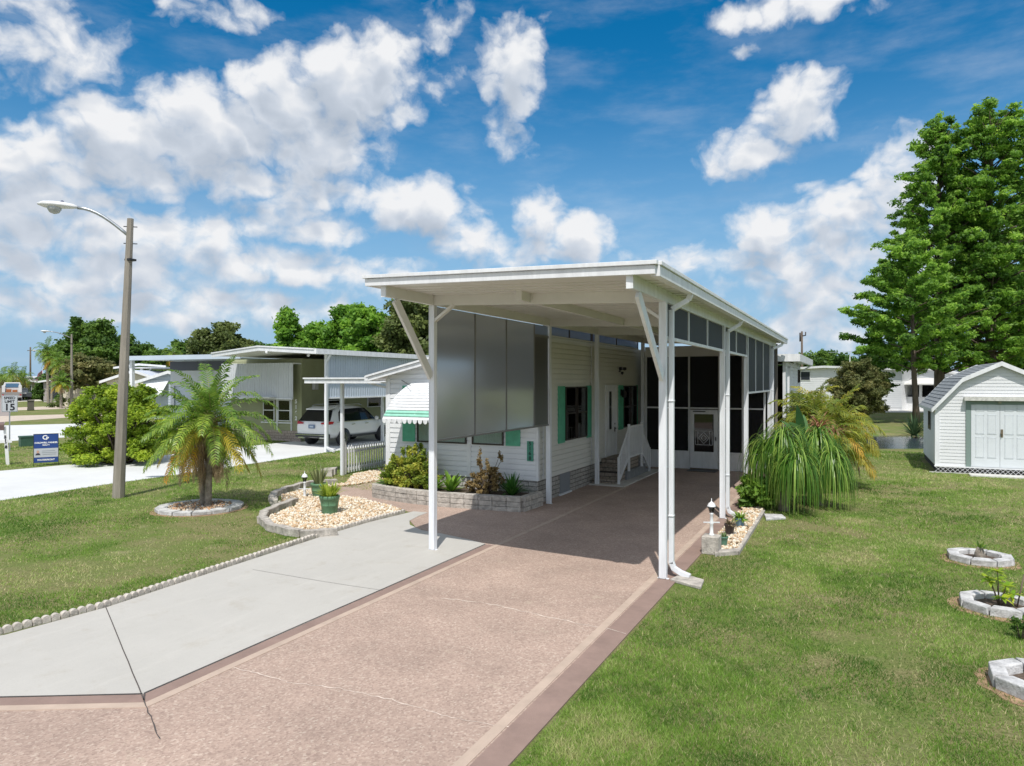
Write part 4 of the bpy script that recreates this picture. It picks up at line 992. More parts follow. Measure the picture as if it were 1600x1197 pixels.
def pot(loc, r, h, m, label, cat='plant pot', rib=True, saucer=True, group=None):
    t = thing('plant_pot', label, cat, loc, 0, group)
    pr = [(r*.70,0),(r*.74,h*.05),(r*.84,h*.45)]
    if rib: pr += [(r*.87,h*.47),(r*.87,h*.52),(r*.86,h*.54)]
    pr += [(r*.95,h*.80),(r*1.0,h*.82),(r*1.03,h*.97),(r*1.0,h),(r*.9,h),(r*.88,h*.88),(0,h*.88)]
    MB().lathe(pr, (0,0,0), 24).build('pot_body', m, t, world=False)
    MB().lathe([(0,0),(r*.87,h*.881),(r*.5,h*.90),(0,h*.90)][1:], (0,0,0), 16).build('potting_soil', MULCH, t, world=False)
    if saucer: MB().lathe([(r*.8,-.012),(r*1.0,.012),(r*.98,.02),(r*.7,.004),(0,.004)], (0,0,0), 24).build('saucer', mat('grey_saucer', (.40,.38,.34), .8), t, world=False)
    return t
PG = mat('green_plastic_pot', (.12,.25,.14), .5, .12, 9, .05, 20)
P1, P2 = G(515,805), G(498,778)
pot((*P1,.03), .215, .40, PG, 'large green ribbed pot of bright ferny leaves in the front of the gravel bed')
pot((*P2,.03), .20, .34, PG, 'green pot of upright snake plants behind the larger fern pot')
SP = [((*G(1130,857),.045), .085, .17, mat('jade_pot', (.10,.22,.16), .4), 'small jade green pot of succulents nearest the lantern'),
      ((*G(1140,839),.045), .095, .20, mat('brown_pot', (.06,.045,.04), .5), 'small dark brown pot with a straggly succulent'),
      ((*G(1156,826),.045), .10, .17, mat('blue_pot', (.16,.27,.36), .4), 'small blue pot with trailing green leaves')]
for a in SP: pot(*a, rib=False)

# ------------------------------------------------------------------ garden shed
sh = thing('garden_shed', 'white gambrel roofed garden shed with grey shingles and double doors', 'shed', (4.0, 28.8, 0))
X0, X1, Y0, Y1, ZB = 2.26, 5.70, 26.35, 31.1, .22
XC = 3.98
def gam(x):
    d = abs(x-XC); return 3.44-(d/1.0)*.48 if d <= 1.0 else 2.96-(d-1.0)*(.86/.80)
def gxr(z):
    if z <= 2.18: return (X0, X1)
    d = 1.0+(2.96-z)*.80/.86 if z < 2.96 else (3.44-z)/.48
    return (max(X0, XC-d), min(X1, XC+d))
mb = MB(); siding_x(mb, Y0, gxr, ZB, 3.42, .105, t=.018); mb.build('front_wall', SIDING, sh)
mb = MB()
z = ZB
while z < 2.1:
    zt = min(z+.105, 2.14); mb.add([(X0-.018,Y0,z),(X0-.018,Y1,z),(X0,Y1,zt),(X0,Y0,zt),(X0,Y0,z),(X0,Y1,z)], [(3,2,1,0),(0,1,5,4)]); z = zt
mb.build('side_wall', SIDING, sh)
MB().box(X0+.003,Y0+.003,ZB-.05,X1,Y1,2.1).build('shed_body', SIDING, sh)
MB().box(X0-.04,Y0-.035,ZB,X0+.09,Y0+.05,2.12).build('corner_trim', ALUM, sh); MB().box(X1-.09,Y0-.035,ZB,X1+.04,Y0+.05,2.12).build('corner_trim', ALUM, sh)
SHIN = mat('grey_shingle', (.25,.27,.28), .9, .22, 3, .4, 60)
mb = MB(); ov = .16
gp = [(X0-.13, 2.02), (XC-1.02, 2.99), (XC, 3.49), (XC+1.02, 2.99), (X1+.13, 2.02)]
for i in range(4):
    (xa, za), (xb, zb) = gp[i], gp[i+1]; L = math.hypot(xb-xa, zb-za); n = max(3, round(L/.145)); nx_, nz_ = -(zb-za)/L, (xb-xa)/L
    up_ = zb > za
    for k in range(n):
        t0, t1 = k/n, (k+1)/n; e0, e1 = (.022, .006) if up_ else (.006, .022)
        P = [(xa+(xb-xa)*t0+nx_*e0, za+(zb-za)*t0+nz_*e0), (xa+(xb-xa)*t1+nx_*e1, za+(zb-za)*t1+nz_*e1), (xa+(xb-xa)*t1, za+(zb-za)*t1), (xa+(xb-xa)*t0, za+(zb-za)*t0)]
        mb.extr([(p[0], Y0-ov, p[1]) for p in P], (0, Y1-Y0+2*ov, 0))
mb.build('roof', SHIN, sh)
mb = MB()
for yq in (Y0-ov-.03, Y1+ov):
    for i in range(4):
        (xa, za), (xb, zb) = gp[i], gp[i+1]
        mb.extr([(xa,yq,za-.11),(xb,yq,zb-.11),(xb,yq,zb+.028),(xa,yq,za+.028)], (0,.03,0))
mb.box(X0-.15,Y0-ov,1.93,X0-.13,Y1+ov,2.035)
mb.build('barge_board', WHITE, sh)
mb = MB().box(X0-.12,Y0-ov,2.0,X0+.0,Y1+ov,2.012); mb.build('soffit', WHITE, sh)
GT = mat('sage_door_trim', (.20,.27,.25), .6)
mb = MB().box(3.06,Y0-.05,ZB,3.19,Y0-.002,2.30).box(4.71,Y0-.05,ZB,4.84,Y0-.002,2.30).box(3.19,Y0-.05,2.18,4.71,Y0-.002,2.30); mb.build('door_frame', GT, sh)
DOORW = mat('pale_blue_door', (.66,.70,.74), .45, .04, 2)
for a, b in ((3.20,3.945),(3.955,4.70)):
    d = MB().box(a,Y0-.045,ZB+.02,b,Y0-.02,2.17).build('shed_door', DOORW, sh)
    w_ = b-a
    for j, (z0_, z1_) in enumerate(((.42,1.02),(1.16,1.72),(1.88,2.04))):
        for q in (.18, .60):
            f = MB(); xa, xb = a+w_*q, a+w_*(q+.25); f.box(xa,Y0-.052,ZB+z0_-.1,xb,Y0-.046,ZB+z1_-.1); 
            for e in ((xa-.02,z0_-.02,xb+.02,z0_-.008),(xa-.02,z1_+.008,xb+.02,z1_+.02),(xa-.02,z0_-.02,xa-.01,z1_+.02),(xb+.01,z0_-.02,xb+.02,z1_+.02)): f.box(e[0],Y0-.0535,ZB+e[1]-.1,e[2],Y0-.045,ZB+e[3]-.1)
            f.build('raised_panel', DOORW, d)
    if a > 3.5: MB().box(3.97,Y0-.06,1.18,4.03,Y0-.046,1.42).box(3.985,Y0-.10,1.20,4.0,Y0-.06,1.24).box(3.96,Y0-.10,1.28,4.02,Y0-.06,1.32).build('handle', mat('aged_brass', (.25,.2,.14), .4, metal=.6), d)
MB().box(3.0,Y0-.20,2.36,5.0,Y0-.02,2.41).box(3.0,Y0-.22,2.30,5.0,Y0-.20,2.425).build('door_hood', mat('weathered_white', (.55,.55,.52), .7, .2, 14), sh)
MB().box(3.9,Y0-.12,2.22,3.98,Y0-.06,2.28).build('motion_light', mat('dull_brass', (.3,.3,.22), .5), sh)
f = MB().box(X0-.05,28.1,1.25,X0-.02,28.18,2.0).box(X0-.05,28.62,1.25,X0-.02,28.7,2.0).build('window', DARK, sh)
MB().box(X0-.04,28.19,1.28,X0-.025,28.61,1.97).build('pane', GLASS, f)
mb = MB(); x = X0-.05
while x < X1:
    for s in (1, -1): mb.bar((x if s > 0 else x+.2, Y0-.05+.012*s, .015), (x+.2 if s > 0 else x, Y0-.05+.012*s, .205), .010, .036, (0,1,0))
    x += .132
mb.box(X0-.06,Y0-.075,.19,X1+.05,Y0-.03,.222); mb.build('lattice_skirt', WHITE, sh)
MB().box(3.1,Y0-.75,.0,5.0,Y0-.12,.04).box(X0-.2,Y0-.14,0,3.1,Y0-.1,.03).build('door_ramp', mat('weathered_white', (.5,.5,.5)), sh)
MB().box(X0+.02,Y0,.0,X1-.02,Y1,.17).build('floor_frame', mat('dark_underfloor', (.05,.045,.04), .9), sh)

# ------------------------------------------------------------------ street lamps
def cobra(loc, H, arm, dirv, label, lead=0.0, s=1.0):
    t = thing('street_lamp', label, 'street lamp', (*loc, 0), 0, 'street lamps')
    dx, dy = dirv; l = math.hypot(dx, dy); dx, dy = dx/l, dy/l
    lx = lead
    mb = MB(); n = 8; w0, w1 = .145*s, .075*s
    vs = []
    for i in range(n+1):
        k = i/n; w = w0+(w1-w0)*k; z = H*k; ox = lx*k
        for a in range(8): q = 2*PI*(a+.5)/8; vs.append((ox*RT[0]+w*math.cos(q), ox*RT[1]+w*math.sin(q), z))
    fs = [(i*8+a, i*8+(a+1)%8, (i+1)*8+(a+1)%8, (i+1)*8+a) for i in range(n) for a in range(8)] + [tuple(range(8*n, 8*n+8))]
    mb.add(vs, fs); mb.build('pole', WOODPOLE, t, world=False)
    tx, ty = lx*RT[0], lx*RT[1]
    bm_ = MB().box(tx-w1-.02,ty-w1-.02,H-1.05,tx+w1+.02,ty+w1+.02,H-1.0); bm_.bar((tx-.12,ty-.1,H-.62),(tx+.12,ty+.1,H-.62),.02,.02); bm_.bar((tx-.12,ty-.1,H-.2),(tx+.12,ty+.1,H-.2),.02,.02); bm_.build('band', BLACK, t, world=False)
    P = []
    for i in range(9):
        k = i/8; d = .05 + arm*k; P.append((tx+dx*d, ty+dy*d, H-.42 + .62*math.sin(k*PI/2)))
    MB().tube(P, [.040*s]*9, 8).build('arm', GALV, t, world=False)
    e = Vector(P[-1]); hd = thing; L = .80
    D3 = Vector((dx, dy, .05)).normalized(); Sv = Vector((-dy, dx, 0))
    prof_ = [(0,.05,.05,.04),(.10,.10,.08,.08),(.30,.17,.10,.12),(.52,.20,.10,.18),(.72,.17,.08,.16),(.86,.04,.03,.05)]
    vs = []; m_ = 10
    for (d, w, ht, hb) in prof_:
        for k in range(m_):
            q = 2*PI*k/m_; c_, s_ = math.cos(q), math.sin(q); vs.append(e + D3*d + Sv*w*c_ + Vector((0,0,1))*(ht*s_ if s_ > 0 else hb*.45*s_))
    fs = [(i*m_+k, i*m_+(k+1)%m_, (i+1)*m_+(k+1)%m_, (i+1)*m_+k) for i in range(5) for k in range(m_)]+[tuple(range(m_-1,-1,-1)), tuple(range(5*m_,6*m_))]
    hm = MB(); hm.add(vs, fs, True); hb_ = hm.build('lamp_head', LAMPW, t, world=False)
    lens = MB(); lens.lathe([(.02,-.19),(.10,-.16),(.15,-.08),(.165,.0)], (0,0,0), 12); c = e + D3*.50; lens.v = [(c.x+x, c.y+y, c.z+z-.02) for x, y, z in lens.v]; lens.build('lens', mat('ribbed_lens', (.45,.47,.48), .15), hb_, world=False)
    ph = MB().lathe([(.035,0),(.04,.05),(.02,.07),(0,.075)], (e.x+D3.x*.33, e.y+D3.y*.33, e.z+.08), 10); ph.build('photocell', mat('blue_photocell', (.02,.03,.10), .4), hb_, world=False)
    return t
cobra(G(185,778), 6.95, 1.12, (-.75,-.66), 'nearest tall weathered street lamp leaning slightly on the left lawn', lead=.30)
cobra(G(112,638), 8.0, 1.9, (-.49,-.87), 'second street lamp rising in front of the big oak down the street', s=1.15)
cobra(G(81,622), 8.0, 2.0, (-.49,-.87), 'third street lamp partly behind the tall twin palm', s=1.3)

# ------------------------------------------------------------------ signs, mailbox, utility box
def face(loc): return -math.atan2(loc[0], loc[1])
BLUE = mat('sign_blue', (.012,.05,.22), .45); SWHITE = mat('sign_white', (.80,.80,.80), .5); SGREY = mat('sign_grey', (.45,.47,.50), .5)
L_ = G(72,727.5); w, h = .70, 1.02
es = thing('yard_sign', 'blue and white estate agent sign on two black legs beside the neighbour drive', 'sign', (*L_,0), face(L_))
mb = MB().box(-w/2-.015,-.012,0,-w/2,.012,1.10).box(w/2,-.012,0,w/2+.015,.012,1.10).box(-w/2,-.012,1.085,w/2,.012,1.10); mb.build('frame', BLACK, es, world=False)
pb = MB().box(-w/2,-.006,.60,w/2,.006,1.085).build('top_panel', BLUE, es, world=False)
pm = MB().box(-w/2,-.006,.295,w/2,.006,.597).build('portrait_panel', SGREY, es, world=False)
pbm = MB().box(-w/2,-.006,.11,w/2,.006,.292).build('lower_panel', BLUE, es, world=False)
RX90 = (PI/2,0,0)
text('C', .20, SWHITE, pb, (-.035,-.008,.965), RX90, 'logo', bold=.006); text('B', .15, SWHITE, pb, (.045,-.010,.93), RX90, 'logo', bold=.006)
text('COLDWELL BANKER', .072, SWHITE, pb, (0,-.008,.79), RX90, bold=.003, sx=.98); text('REALTY', .06, SWHITE, pb, (0,-.008,.71), RX90, bold=.002)
text('WATERFRONT', .075, SWHITE, pbm, (0,-.008,.20), RX90, bold=.003)
mb = MB(); mb.extr([(-.31,-.007,.37),(-.16,-.007,.37),(-.18,-.007,.42),(-.235,-.007,.45),(-.29,-.007,.42)], (0,-.002,0)); mb.build('portrait', mat('portrait_suit', (.03,.03,.05)), pm, world=False)
mb = MB(); mb.extr([(-.235+.04*math.cos(k*PI/5),-.0095,.485+.05*math.sin(k*PI/5)) for k in range(10)], (0,-.002,0)); mb.build('portrait_face', mat('portrait_skin', (.5,.3,.22)), pm, world=False)
mb = MB()
for k, (a, b) in enumerate(((-.12,.26),(-.12,.30),(-.10,.28))): mb.box(a,-.0085,.50-k*.06,b,-.0065,.515-k*.06)
mb.build('small_print', mat('sign_text_grey', (.2,.22,.25)), pm, world=False)
L_ = PD(15, 29.5)
ss = thing('speed_sign', 'grey white speed limit 15 sign on a thin metal post', 'road sign', (*L_,0), face(L_))
MB().box(-.025,.012,0,.025,.035,2.30).build('post', GALV, ss, world=False)
pl_ = MB().box(-.275,-.005,1.63,.275,.008,2.32).build('plate', mat('speed_plate', (.55,.58,.62), .4), ss, world=False, bevel=.01)
BKT = mat('sign_black', (.02,.02,.03), .5)
text('SPEED', .145, BKT, pl_, (0,-.008,2.21), RX90, bold=.003); text('LIMIT', .145, BKT, pl_, (0,-.008,2.065), RX90, bold=.003); text('15', .38, BKT, pl_, (0,-.008,1.82), RX90, bold=.010)
mb = MB().box(-.262,-.007,1.643,.262,-.0055,1.653).box(-.262,-.007,2.30,.262,-.0055,2.31).box(-.262,-.007,1.653,-.254,-.0055,2.30).box(.254,-.007,1.653,.262,-.0055,2.30); mb.build('border', BKT, pl_, world=False)
L_ = G(11,727)
mp_ = thing('mailbox_post', 'white wooden mailbox post with vertical numbers and brown mailbox at the left edge', 'mailbox', (*L_,0), face(L_))
pm_ = MB(); pm_.bar((.02,0,0),(-.06,0,1.34),.10,.10,(0,1,0)); pm_ = pm_.build('post', SWHITE, mp_, world=False)
MB().box(-.75,-.04,.78,.14,.04,.88).build('cross_arm', SWHITE, mp_, world=False)
for k, chx in enumerate('5168'): text(chx, .13, BKT, pm_, (-.052+.008*k,-.056,.98-k*.115+.0), RX90, bold=.008)
mb = MB(); mb.extr([(-.50,-.11,1.22),(-.50,.11,1.22),(-.50,.11,1.38)]+[(-.50,.11*math.cos(k*PI/8),1.38+.11*math.sin(k*PI/8)) for k in range(1,8)]+[(-.50,-.11,1.38)], (.42,0,0)); mb.build('letter_box', mat('brown_mailbox', (.14,.09,.08), .5), mp_, world=False)
MB().box(-.33,-.03,.88,-.27,.03,1.22).build('box_stand', DARK, mp_, world=False)
L_ = G(41,697.5)
tag(MB().box(-.25,-.2,0,.25,.2,.40).box(-.27,-.22,.40,.27,.22,.47).box(-.05,-.21,.26,-.02,-.199,.28).box(.03,-.21,.26,.07,-.199,.28).build('utility_box', mat('green_utility_box', (.04,.10,.07), .5, .1, 6), bevel=.015), 'low dark green utility box on the grass behind the yard sign', 'utility box')
bpy.data.objects['utility_box'].location = (*L_,0); bpy.data.objects['utility_box'].rotation_euler = (0,0,face(L_)+.2)
SWPOST = mat('small_white_post', (.7,.7,.68), .6)
for (px, py, hh, lb) in ((70,624.5,1.3,'thin white mailbox post beyond the speed sign near the second street lamp'),(33.5,626,1.2,'short white mailbox post close beside the parked truck')):
    L_ = G(px,py); t = thing('mailbox_post', lb, 'mailbox', (*L_,0), face(L_), 'mailboxes down the street')
    MB().box(-.09,-.06,0,.09,.06,hh).build('post', SWPOST, t, world=False); MB().box(-.3,-.2,hh*.86,.6,.15,hh).build('letter_box', SWPOST, t, world=False)
for (px, py, lb) in ((48,641.5,'brown grey wheeled bin standing between two tan drives'),(42.5,624,'small green wheeled bin farther down the street')):
    L_ = G(px,py); t = thing('wheelie_bin', lb, 'bin', (*L_,0), face(L_), 'bins down the street'); m_ = mat('bin_brown' if px > 45 else 'bin_green', (.10,.09,.07) if px > 45 else (.03,.07,.05))
    b_ = MB(); b_.prism([(-.28,-.28),(.28,-.28),(.28,.28),(-.28,.28)], .05, .95); b_.build('bin_body', m_, t, world=False); MB().box(-.32,-.34,.95,.32,.32,1.03).build('lid', m_, t, world=False); MB().tube([(-.3,.28,.1),(.3,.28,.1)], .1, 10).build('wheel', BLACK, t, world=False)

# ------------------------------------------------------------------ neighbour house
nh = thing('neighbour_house', 'olive sided neighbour home with wide white gabled carport roof', 'house', (-24, 30, 0))
OLIVE = mat('olive_siding', (.32,.335,.20), .6, .08, 1, .05, 20); PANW = mat('ribbed_pale_panel', (.56,.585,.62), .5, .05, 1.5); PANB = mat('ribbed_blue_grey_panel', (.50,.56,.64), .5, .05, 1.5)
mb = MB(); siding_x(mb, 26.2, lambda z: (-28.6,-23.95), .52, 4.0, .14); mb.build('front_wall', OLIVE, nh)
mb = MB(); siding_y(mb, -23.95, lambda z: (26.2,40), .52, 4.0, .14); mb.build('side_wall', OLIVE, nh)
MB().box(-28.6,26.21,.0,-23.96,40,4.0).build('house_body', OLIVE, nh)
MB().box(-28.6,26.15,0,-23.98,26.2,.52).build('front_skirting', brickmat('pink_skirt_block', 0, (.46,.38,.33), (.38,.31,.27), (.12,.10,.09), .4, .13), nh)
MB().box(-24.05,26.17,.52,-23.93,26.3,4.0).build('corner_trim', OLIVE, nh)
mb = MB(); x = -28.6
mb.box(-28.6,25.60,2.10,-23.95,25.63,3.78)
while x < -23.96: mb.box(x, 25.585, 2.10, x+.05, 25.601, 3.78); x += .155
mb.build('ribbed_front_panel', PANW, nh)
MB().box(-28.6,25.63,3.72,-23.95,26.2,3.78).box(-28.6,25.55,2.04,-23.95,25.63,2.10).build('panel_shelf', WHITE, nh)
window(nh, 'y', -25.38, -24.60, .98, 2.0, 26.18, fr=WHITE, cur=DIMC); window(nh, 'y', -26.35, -25.62, .98, 2.0, 26.18, fr=WHITE, cur=DIMC)
mb = MB().box(-25.5,26.13,.52,-25.42,26.17,2.04).box(-24.58,26.13,.52,-24.52,26.17,2.04).box(-26.5,26.12,.86,-24.5,26.17,.92); mb.build('window_trim', WHITE, nh)
MB().box(-26.9,25.2,2.12,-25.0,25.62,2.16).build('window_canopy', WHITE, nh)
nw = MB().box(-24.02,26.1,.9,-23.98,26.12,2.0)
for k, chx in enumerate('5162'):
    text(chx, .26, SWHITE, nh, (-24.25-ORG[nh.name][0], 26.14-ORG[nh.name][1], 1.93-k*.27), RX90, bold=.012)
window(nh, 'x', 27.8, 28.9, 1.15, 2.75, -23.93, fr=WHITE, cur=DIMC); window(nh, 'x', 31.2, 32.6, 1.5, 2.7, -23.93, fr=WHITE, cur=DIMC); window(nh, 'x', 35.5, 36.8, 1.7, 2.6, -23.93, fr=WHITE, cur=DIMC)
MB().box(-23.93,26.9,2.5,-23.75,27.15,3.0).build('meter_box', mat('grey_meter', (.5,.5,.5)), nh)
ncx = [(-27.45,24.0,4.10),(-22.95,22.5,4.27),(-19.45,22.0,4.06)]
mb = MB()
rr = [(-27.45,24.0,4.10),(-22.95,22.5,4.27),(-19.45,22.0,4.06),(-19.45,42,4.06),(-22.95,42,4.27),(-27.45,42,4.10)]
v = rr + [(a,b,c_+.10) for a,b,c_ in rr]
mb.add(v, [(5,4,1,0),(4,3,2,1),(6,7,10,11),(7,8,9,10),(0,1,7,6),(1,2,8,7),(2,3,9,8),(3,4,10,9),(4,5,11,10),(5,0,6,11)]); mb.build('roof', SOFFIT, nh)
mb = MB(); pr_ = [rr[0], rr[1], rr[2]]
for i in range(2):
    a, b = Vector(pr_[i]), Vector(pr_[i+1]); nrm = Vector((b.y-a.y, -(b.x-a.x), 0)).normalized()
    for (z0_, z1_, o_) in ((-.06,.09,.03),(.10,.16,.06)):
        mb.extr([a+nrm*.0+Vector((0,0,z0_)), b+nrm*.0+Vector((0,0,z0_)), b+Vector((0,0,z1_)), a+Vector((0,0,z1_))], tuple(nrm*o_))
mb.box(-19.45,22.0,4.0,-19.36,42,4.21)
mb.build('fascia', WHITE, nh)
for x, y in ((-19.66,22.95),(-20.6,28.07),(-19.66,33),(-19.66,38)): MB().box(x-.06,y-.06,0,x+.06,y+.06,4.05).build('post', WHITE, nh)
mb = MB().box(-19.70,23.05,2.24,-19.67,39,4.0); y = 23.05
while y < 39: mb.box(-19.67, y, 2.24, -19.655, y+.05, 4.0); y += .16
mb.build('ribbed_side_panel', PANB, nh)
MB().box(-19.72,23.03,2.18,-19.64,39,2.24).build('panel_rail', WHITE, nh)
mb = MB(); mb.bar((-19.40,22.9,4.0),(-19.62,22.85,3.6),.07,.07); mb.bar((-19.60,22.85,3.62),(-19.55,22.82,.2),.08,.08,(0,1,0)); mb.bar((-19.55,22.82,.2),(-18.95,22.6,.08),.08,.08); mb.build('downspout', WHITE, nh); mb = MB(); mb.bar((-19.42,33,4.0),(-19.62,33,3.7),.07,.07); mb.build('downspout', WHITE, nh)
for x, y, z in ((-22.4,22.4,4.13),(-20.3,22.6,3.98)):
    MB().lathe([(.02,-.06),(.06,-.04),(.06,.03),(0,.05)], (x,y,z), 8).build('soffit_light', SWHITE, nh)

# ------------------------------------------------------------------ white SUV
def suv(loc, rz):
    t = thing('parked_suv', 'white suv with dark windows parked under the neighbour carport', 'car', loc, rz)
    PW = mat('white_car_paint', (.74,.75,.76), .22, spec=.6); TG = mat('tinted_car_glass', (.006,.007,.009), .10, spec=.35); TRIM = mat('car_trim', (.02,.022,.028), .45); CHR = mat('chrome_trim', (.6,.62,.66), .15, metal=1)
    # stations: y, half width scale, belt z, top z, cabin width at top
    st_ = [(0.0,.86,.98,1.00,.0),(.06,.93,1.02,1.10,.0),(.16,.965,1.05,1.20,.66),(.50,.98,1.06,1.58,.67),(.95,.985,1.06,1.72,.69),(1.6,.985,1.05,1.775,.71),(2.3,.985,1.04,1.77,.71),(2.9,.985,1.03,1.68,.69),(3.35,.98,1.03,1.42,.68),(3.75,.975,1.04,1.10,.66),(4.3,.965,1.00,1.03,.55),(4.75,.90,.90,.93,.45),(4.92,.78,.75,.80,.3)]
    vs = []; M = 12
    for (y, w_, zb, zt, tw) in st_:
        w_ *= .985; tw = tw or w_*.8; zl = .32 if .3 < y < 4.6 else .40
        half = [(0,zl-.02),(.70*w_,zl),(.93*w_,zl+.07),(.985*w_,.58),(1.0*w_,.80),(.985*w_,zb-.06),(.95*w_,zb),
                (.95*w_+(tw-.95*w_)*.45, zb+(zt-zb)*.45),(tw+.03, zt-(zt-zb)*.12),(tw*.86, zt-.01*(zt-zb)-.012),(tw*.45, zt+.012),(0, zt+.018)]
        vs += [(x, y, z) for x, z in half] + [(-x, y, z) for x, z in half[1:-1]][::-1]
    K = 22; fs = []
    for i in range(len(st_)-1):
        for k in range(K): fs.append((i*K+k, (i+1)*K+k, (i+1)*K+(k+1)%K, i*K+(k+1)%K))
    fs += [tuple(range(K)), tuple(range(len(st_)*K-1, len(st_)*K-K-1, -1))]
    b = MB(); b.add(vs, fs, True); bo = b.build('body', PW, t, world=False)
    sm = bo.modifiers.new('subdiv', 'SUBSURF'); sm.levels = 1; sm.render_levels = 2
    def cw(y, z):   # cabin half width there
        for i in range(len(st_)-1):
            if st_[i][0] <= y <= st_[i+1][0]:
                k = (y-st_[i][0])/(st_[i+1][0]-st_[i][0]); w_ = (st_[i][1]+(st_[i+1][1]-st_[i][1])*k)*.985; zb = st_[i][2]+(st_[i+1][2]-st_[i][2])*k; zt = st_[i][3]+(st_[i+1][3]-st_[i][3])*k
                t0 = st_[i][4] or w_*.8; t1 = st_[i+1][4] or w_*.8; tw = t0+(t1-t0)*k
                q = min(1, max(0, (z-zb)/max(.01, zt-zb))); 
                return .95*w_+(tw+.03-.95*w_)*min(1, q/.9)
        return .7
    for s in (1, -1):
        side = [[(.72,1.10),(1.30,1.09),(1.26,1.63),(1.05,1.62),(.86,1.50)], [(1.33,1.09),(2.27,1.08),(2.27,1.66),(1.29,1.64)], [(2.30,1.08),(3.48,1.10),(3.10,1.46),(2.78,1.64),(2.30,1.66)]]
        for j, poly in enumerate(side):
            g = MB(); n = len(poly)
            o = [(s*(cw(y,z)+.028), y, z) for y, z in poly]; i_ = [(s*(cw(y,z)-.05), y, z) for y, z in poly]
            g.add(o+i_, [tuple(range(n)) if s > 0 else tuple(range(n-1,-1,-1))]+[(k,(k+1)%n,n+(k+1)%n,n+k) for k in range(n)]); g.build('side_window', TG, t, world=False)
        c = MB(); c.bar((s*.955,.55,1.07),(s*.965,3.45,1.08),.02,.02); c.build('window_chrome', CHR, t, world=False)
        r = MB(); r.tube([(s*.62,.75,1.76),(s*.62,.9,1.82),(s*.62,2.5,1.835),(s*.62,2.7,1.78)], .02, 6); r.build('roof_rail', CHR, t, world=False)
        # wheels + arches
        for yw in (1.02, 3.95):
            a = MB(); a.tube([(s*.86,yw,.38),(s*.985,yw,.38)], .405, 24); a.build('wheel_arch', TRIM, t, world=False)
            tr = MB(); tr.tube([(s*.74,yw,.36),(s*.80,yw,.36),(s*.98,yw,.36),(s*1.0,yw,.36)], [.34,.365,.365,.33], 24); wo_ = tr.build('wheel', BLACK, t, world=False)
            rm = MB(); rm.tube([(s*.99,yw,.36),(s*1.004,yw,.36)], .25, 20); rm.build('hub', TRIM, wo_, world=False)
            sp_ = MB()
            for k in range(10):
                q = 2*PI*k/10; sp_.bar((s*1.008,yw+.05*math.cos(q),.36+.05*math.sin(q)),(s*1.008,yw+.24*math.cos(q),.36+.24*math.sin(q)),.012,.035,(1,0,0))
            sp_.build('rim', CHR, wo_, world=False)
        tl = MB(); tl.add([(s*.50,-.035,1.0),(s*.86,.02,.98),(s*.975,.22,1.0),(s*.975,.30,1.10),(s*.93,.12,1.12),(s*.72,.03,1.10),(s*.50,.0,1.06), (s*.50,.1,1.0),(s*.86,.15,.98),(s*.90,.3,1.0),(s*.9,.36,1.10),(s*.86,.25,1.12),(s*.70,.2,1.10),(s*.50,.15,1.06)], [(0,1,2,3,4,5,6)] + [(k,(k+1)%7,7+(k+1)%7,7+k) for k in range(7)])
        tl.build('tail_light', mat('red_lens', (.42,.008,.012), .15), t, world=False)
        mi = MB().lathe([(.03,-.10),(.10,-.05),(.10,.06),(.03,.10)], (s*1.05,3.35,1.14), 8); mi.build('mirror', PW, t, world=False)
        dh = MB(); dh.bar((s*.982,1.55,.93),(s*.985,1.78,.94),.03,.03); dh.bar((s*.982,2.55,.93),(s*.985,2.78,.94),.03,.03); dh.build('door_handle', CHR, t, world=False)
        sk = MB(); sk.bar((s*.965,1.5,.40),(s*.965,3.45,.40),.06,.10); sk.build('side_skirt', TRIM, t, world=False)
        ex = MB().box(s*.45,-.05,.36,s*.75,.05,.42); ex.build('exhaust_trim', CHR, t, world=False)
    rg = MB(); rg.add([(-.82,.055,1.12),(.82,.055,1.12),(.64,.43,1.60),(-.64,.43,1.60),(-.82,.25,1.12),(.82,.25,1.12),(.64,.62,1.60),(-.64,.62,1.60)], [(0,1,2,3),(0,4,5,1),(1,5,6,2),(3,2,6,7),(0,3,7,4)]); rg.build('rear_window', TG, t, world=False)
    sp = MB(); sp.add([(-.64,.34,1.66),(.64,.34,1.66),(.66,.85,1.745),(-.66,.85,1.745),(-.64,.34,1.61),(.64,.34,1.61),(.68,.8,1.72),(-.68,.8,1.72)], [(0,1,2,3),(4,7,6,5),(0,4,5,1),(1,5,6,2),(2,6,7,3),(3,7,4,0)]); sp.build('rear_spoiler', PW, t, world=False)
    MB().box(-.93,-.045,.40,.93,.10,.56).build('rear_bumper', TRIM, t, world=False, bevel=.02)
    MB().box(-.90,-.06,.50,.90,.0,.53).build('bumper_chrome', CHR, t, world=False)
    pt = MB().box(-.17,-.052,.80,.17,-.03,.97).build('number_plate', mat('blue_plate', (.14,.20,.32), .4), t, world=False)
    MB().box(-.10,-.055,.85,.10,-.053,.92).build('plate_mark', mat('plate_pale', (.45,.52,.6)), pt, world=False)
    return t
suv((-21.75, 24.45, .014), .02)
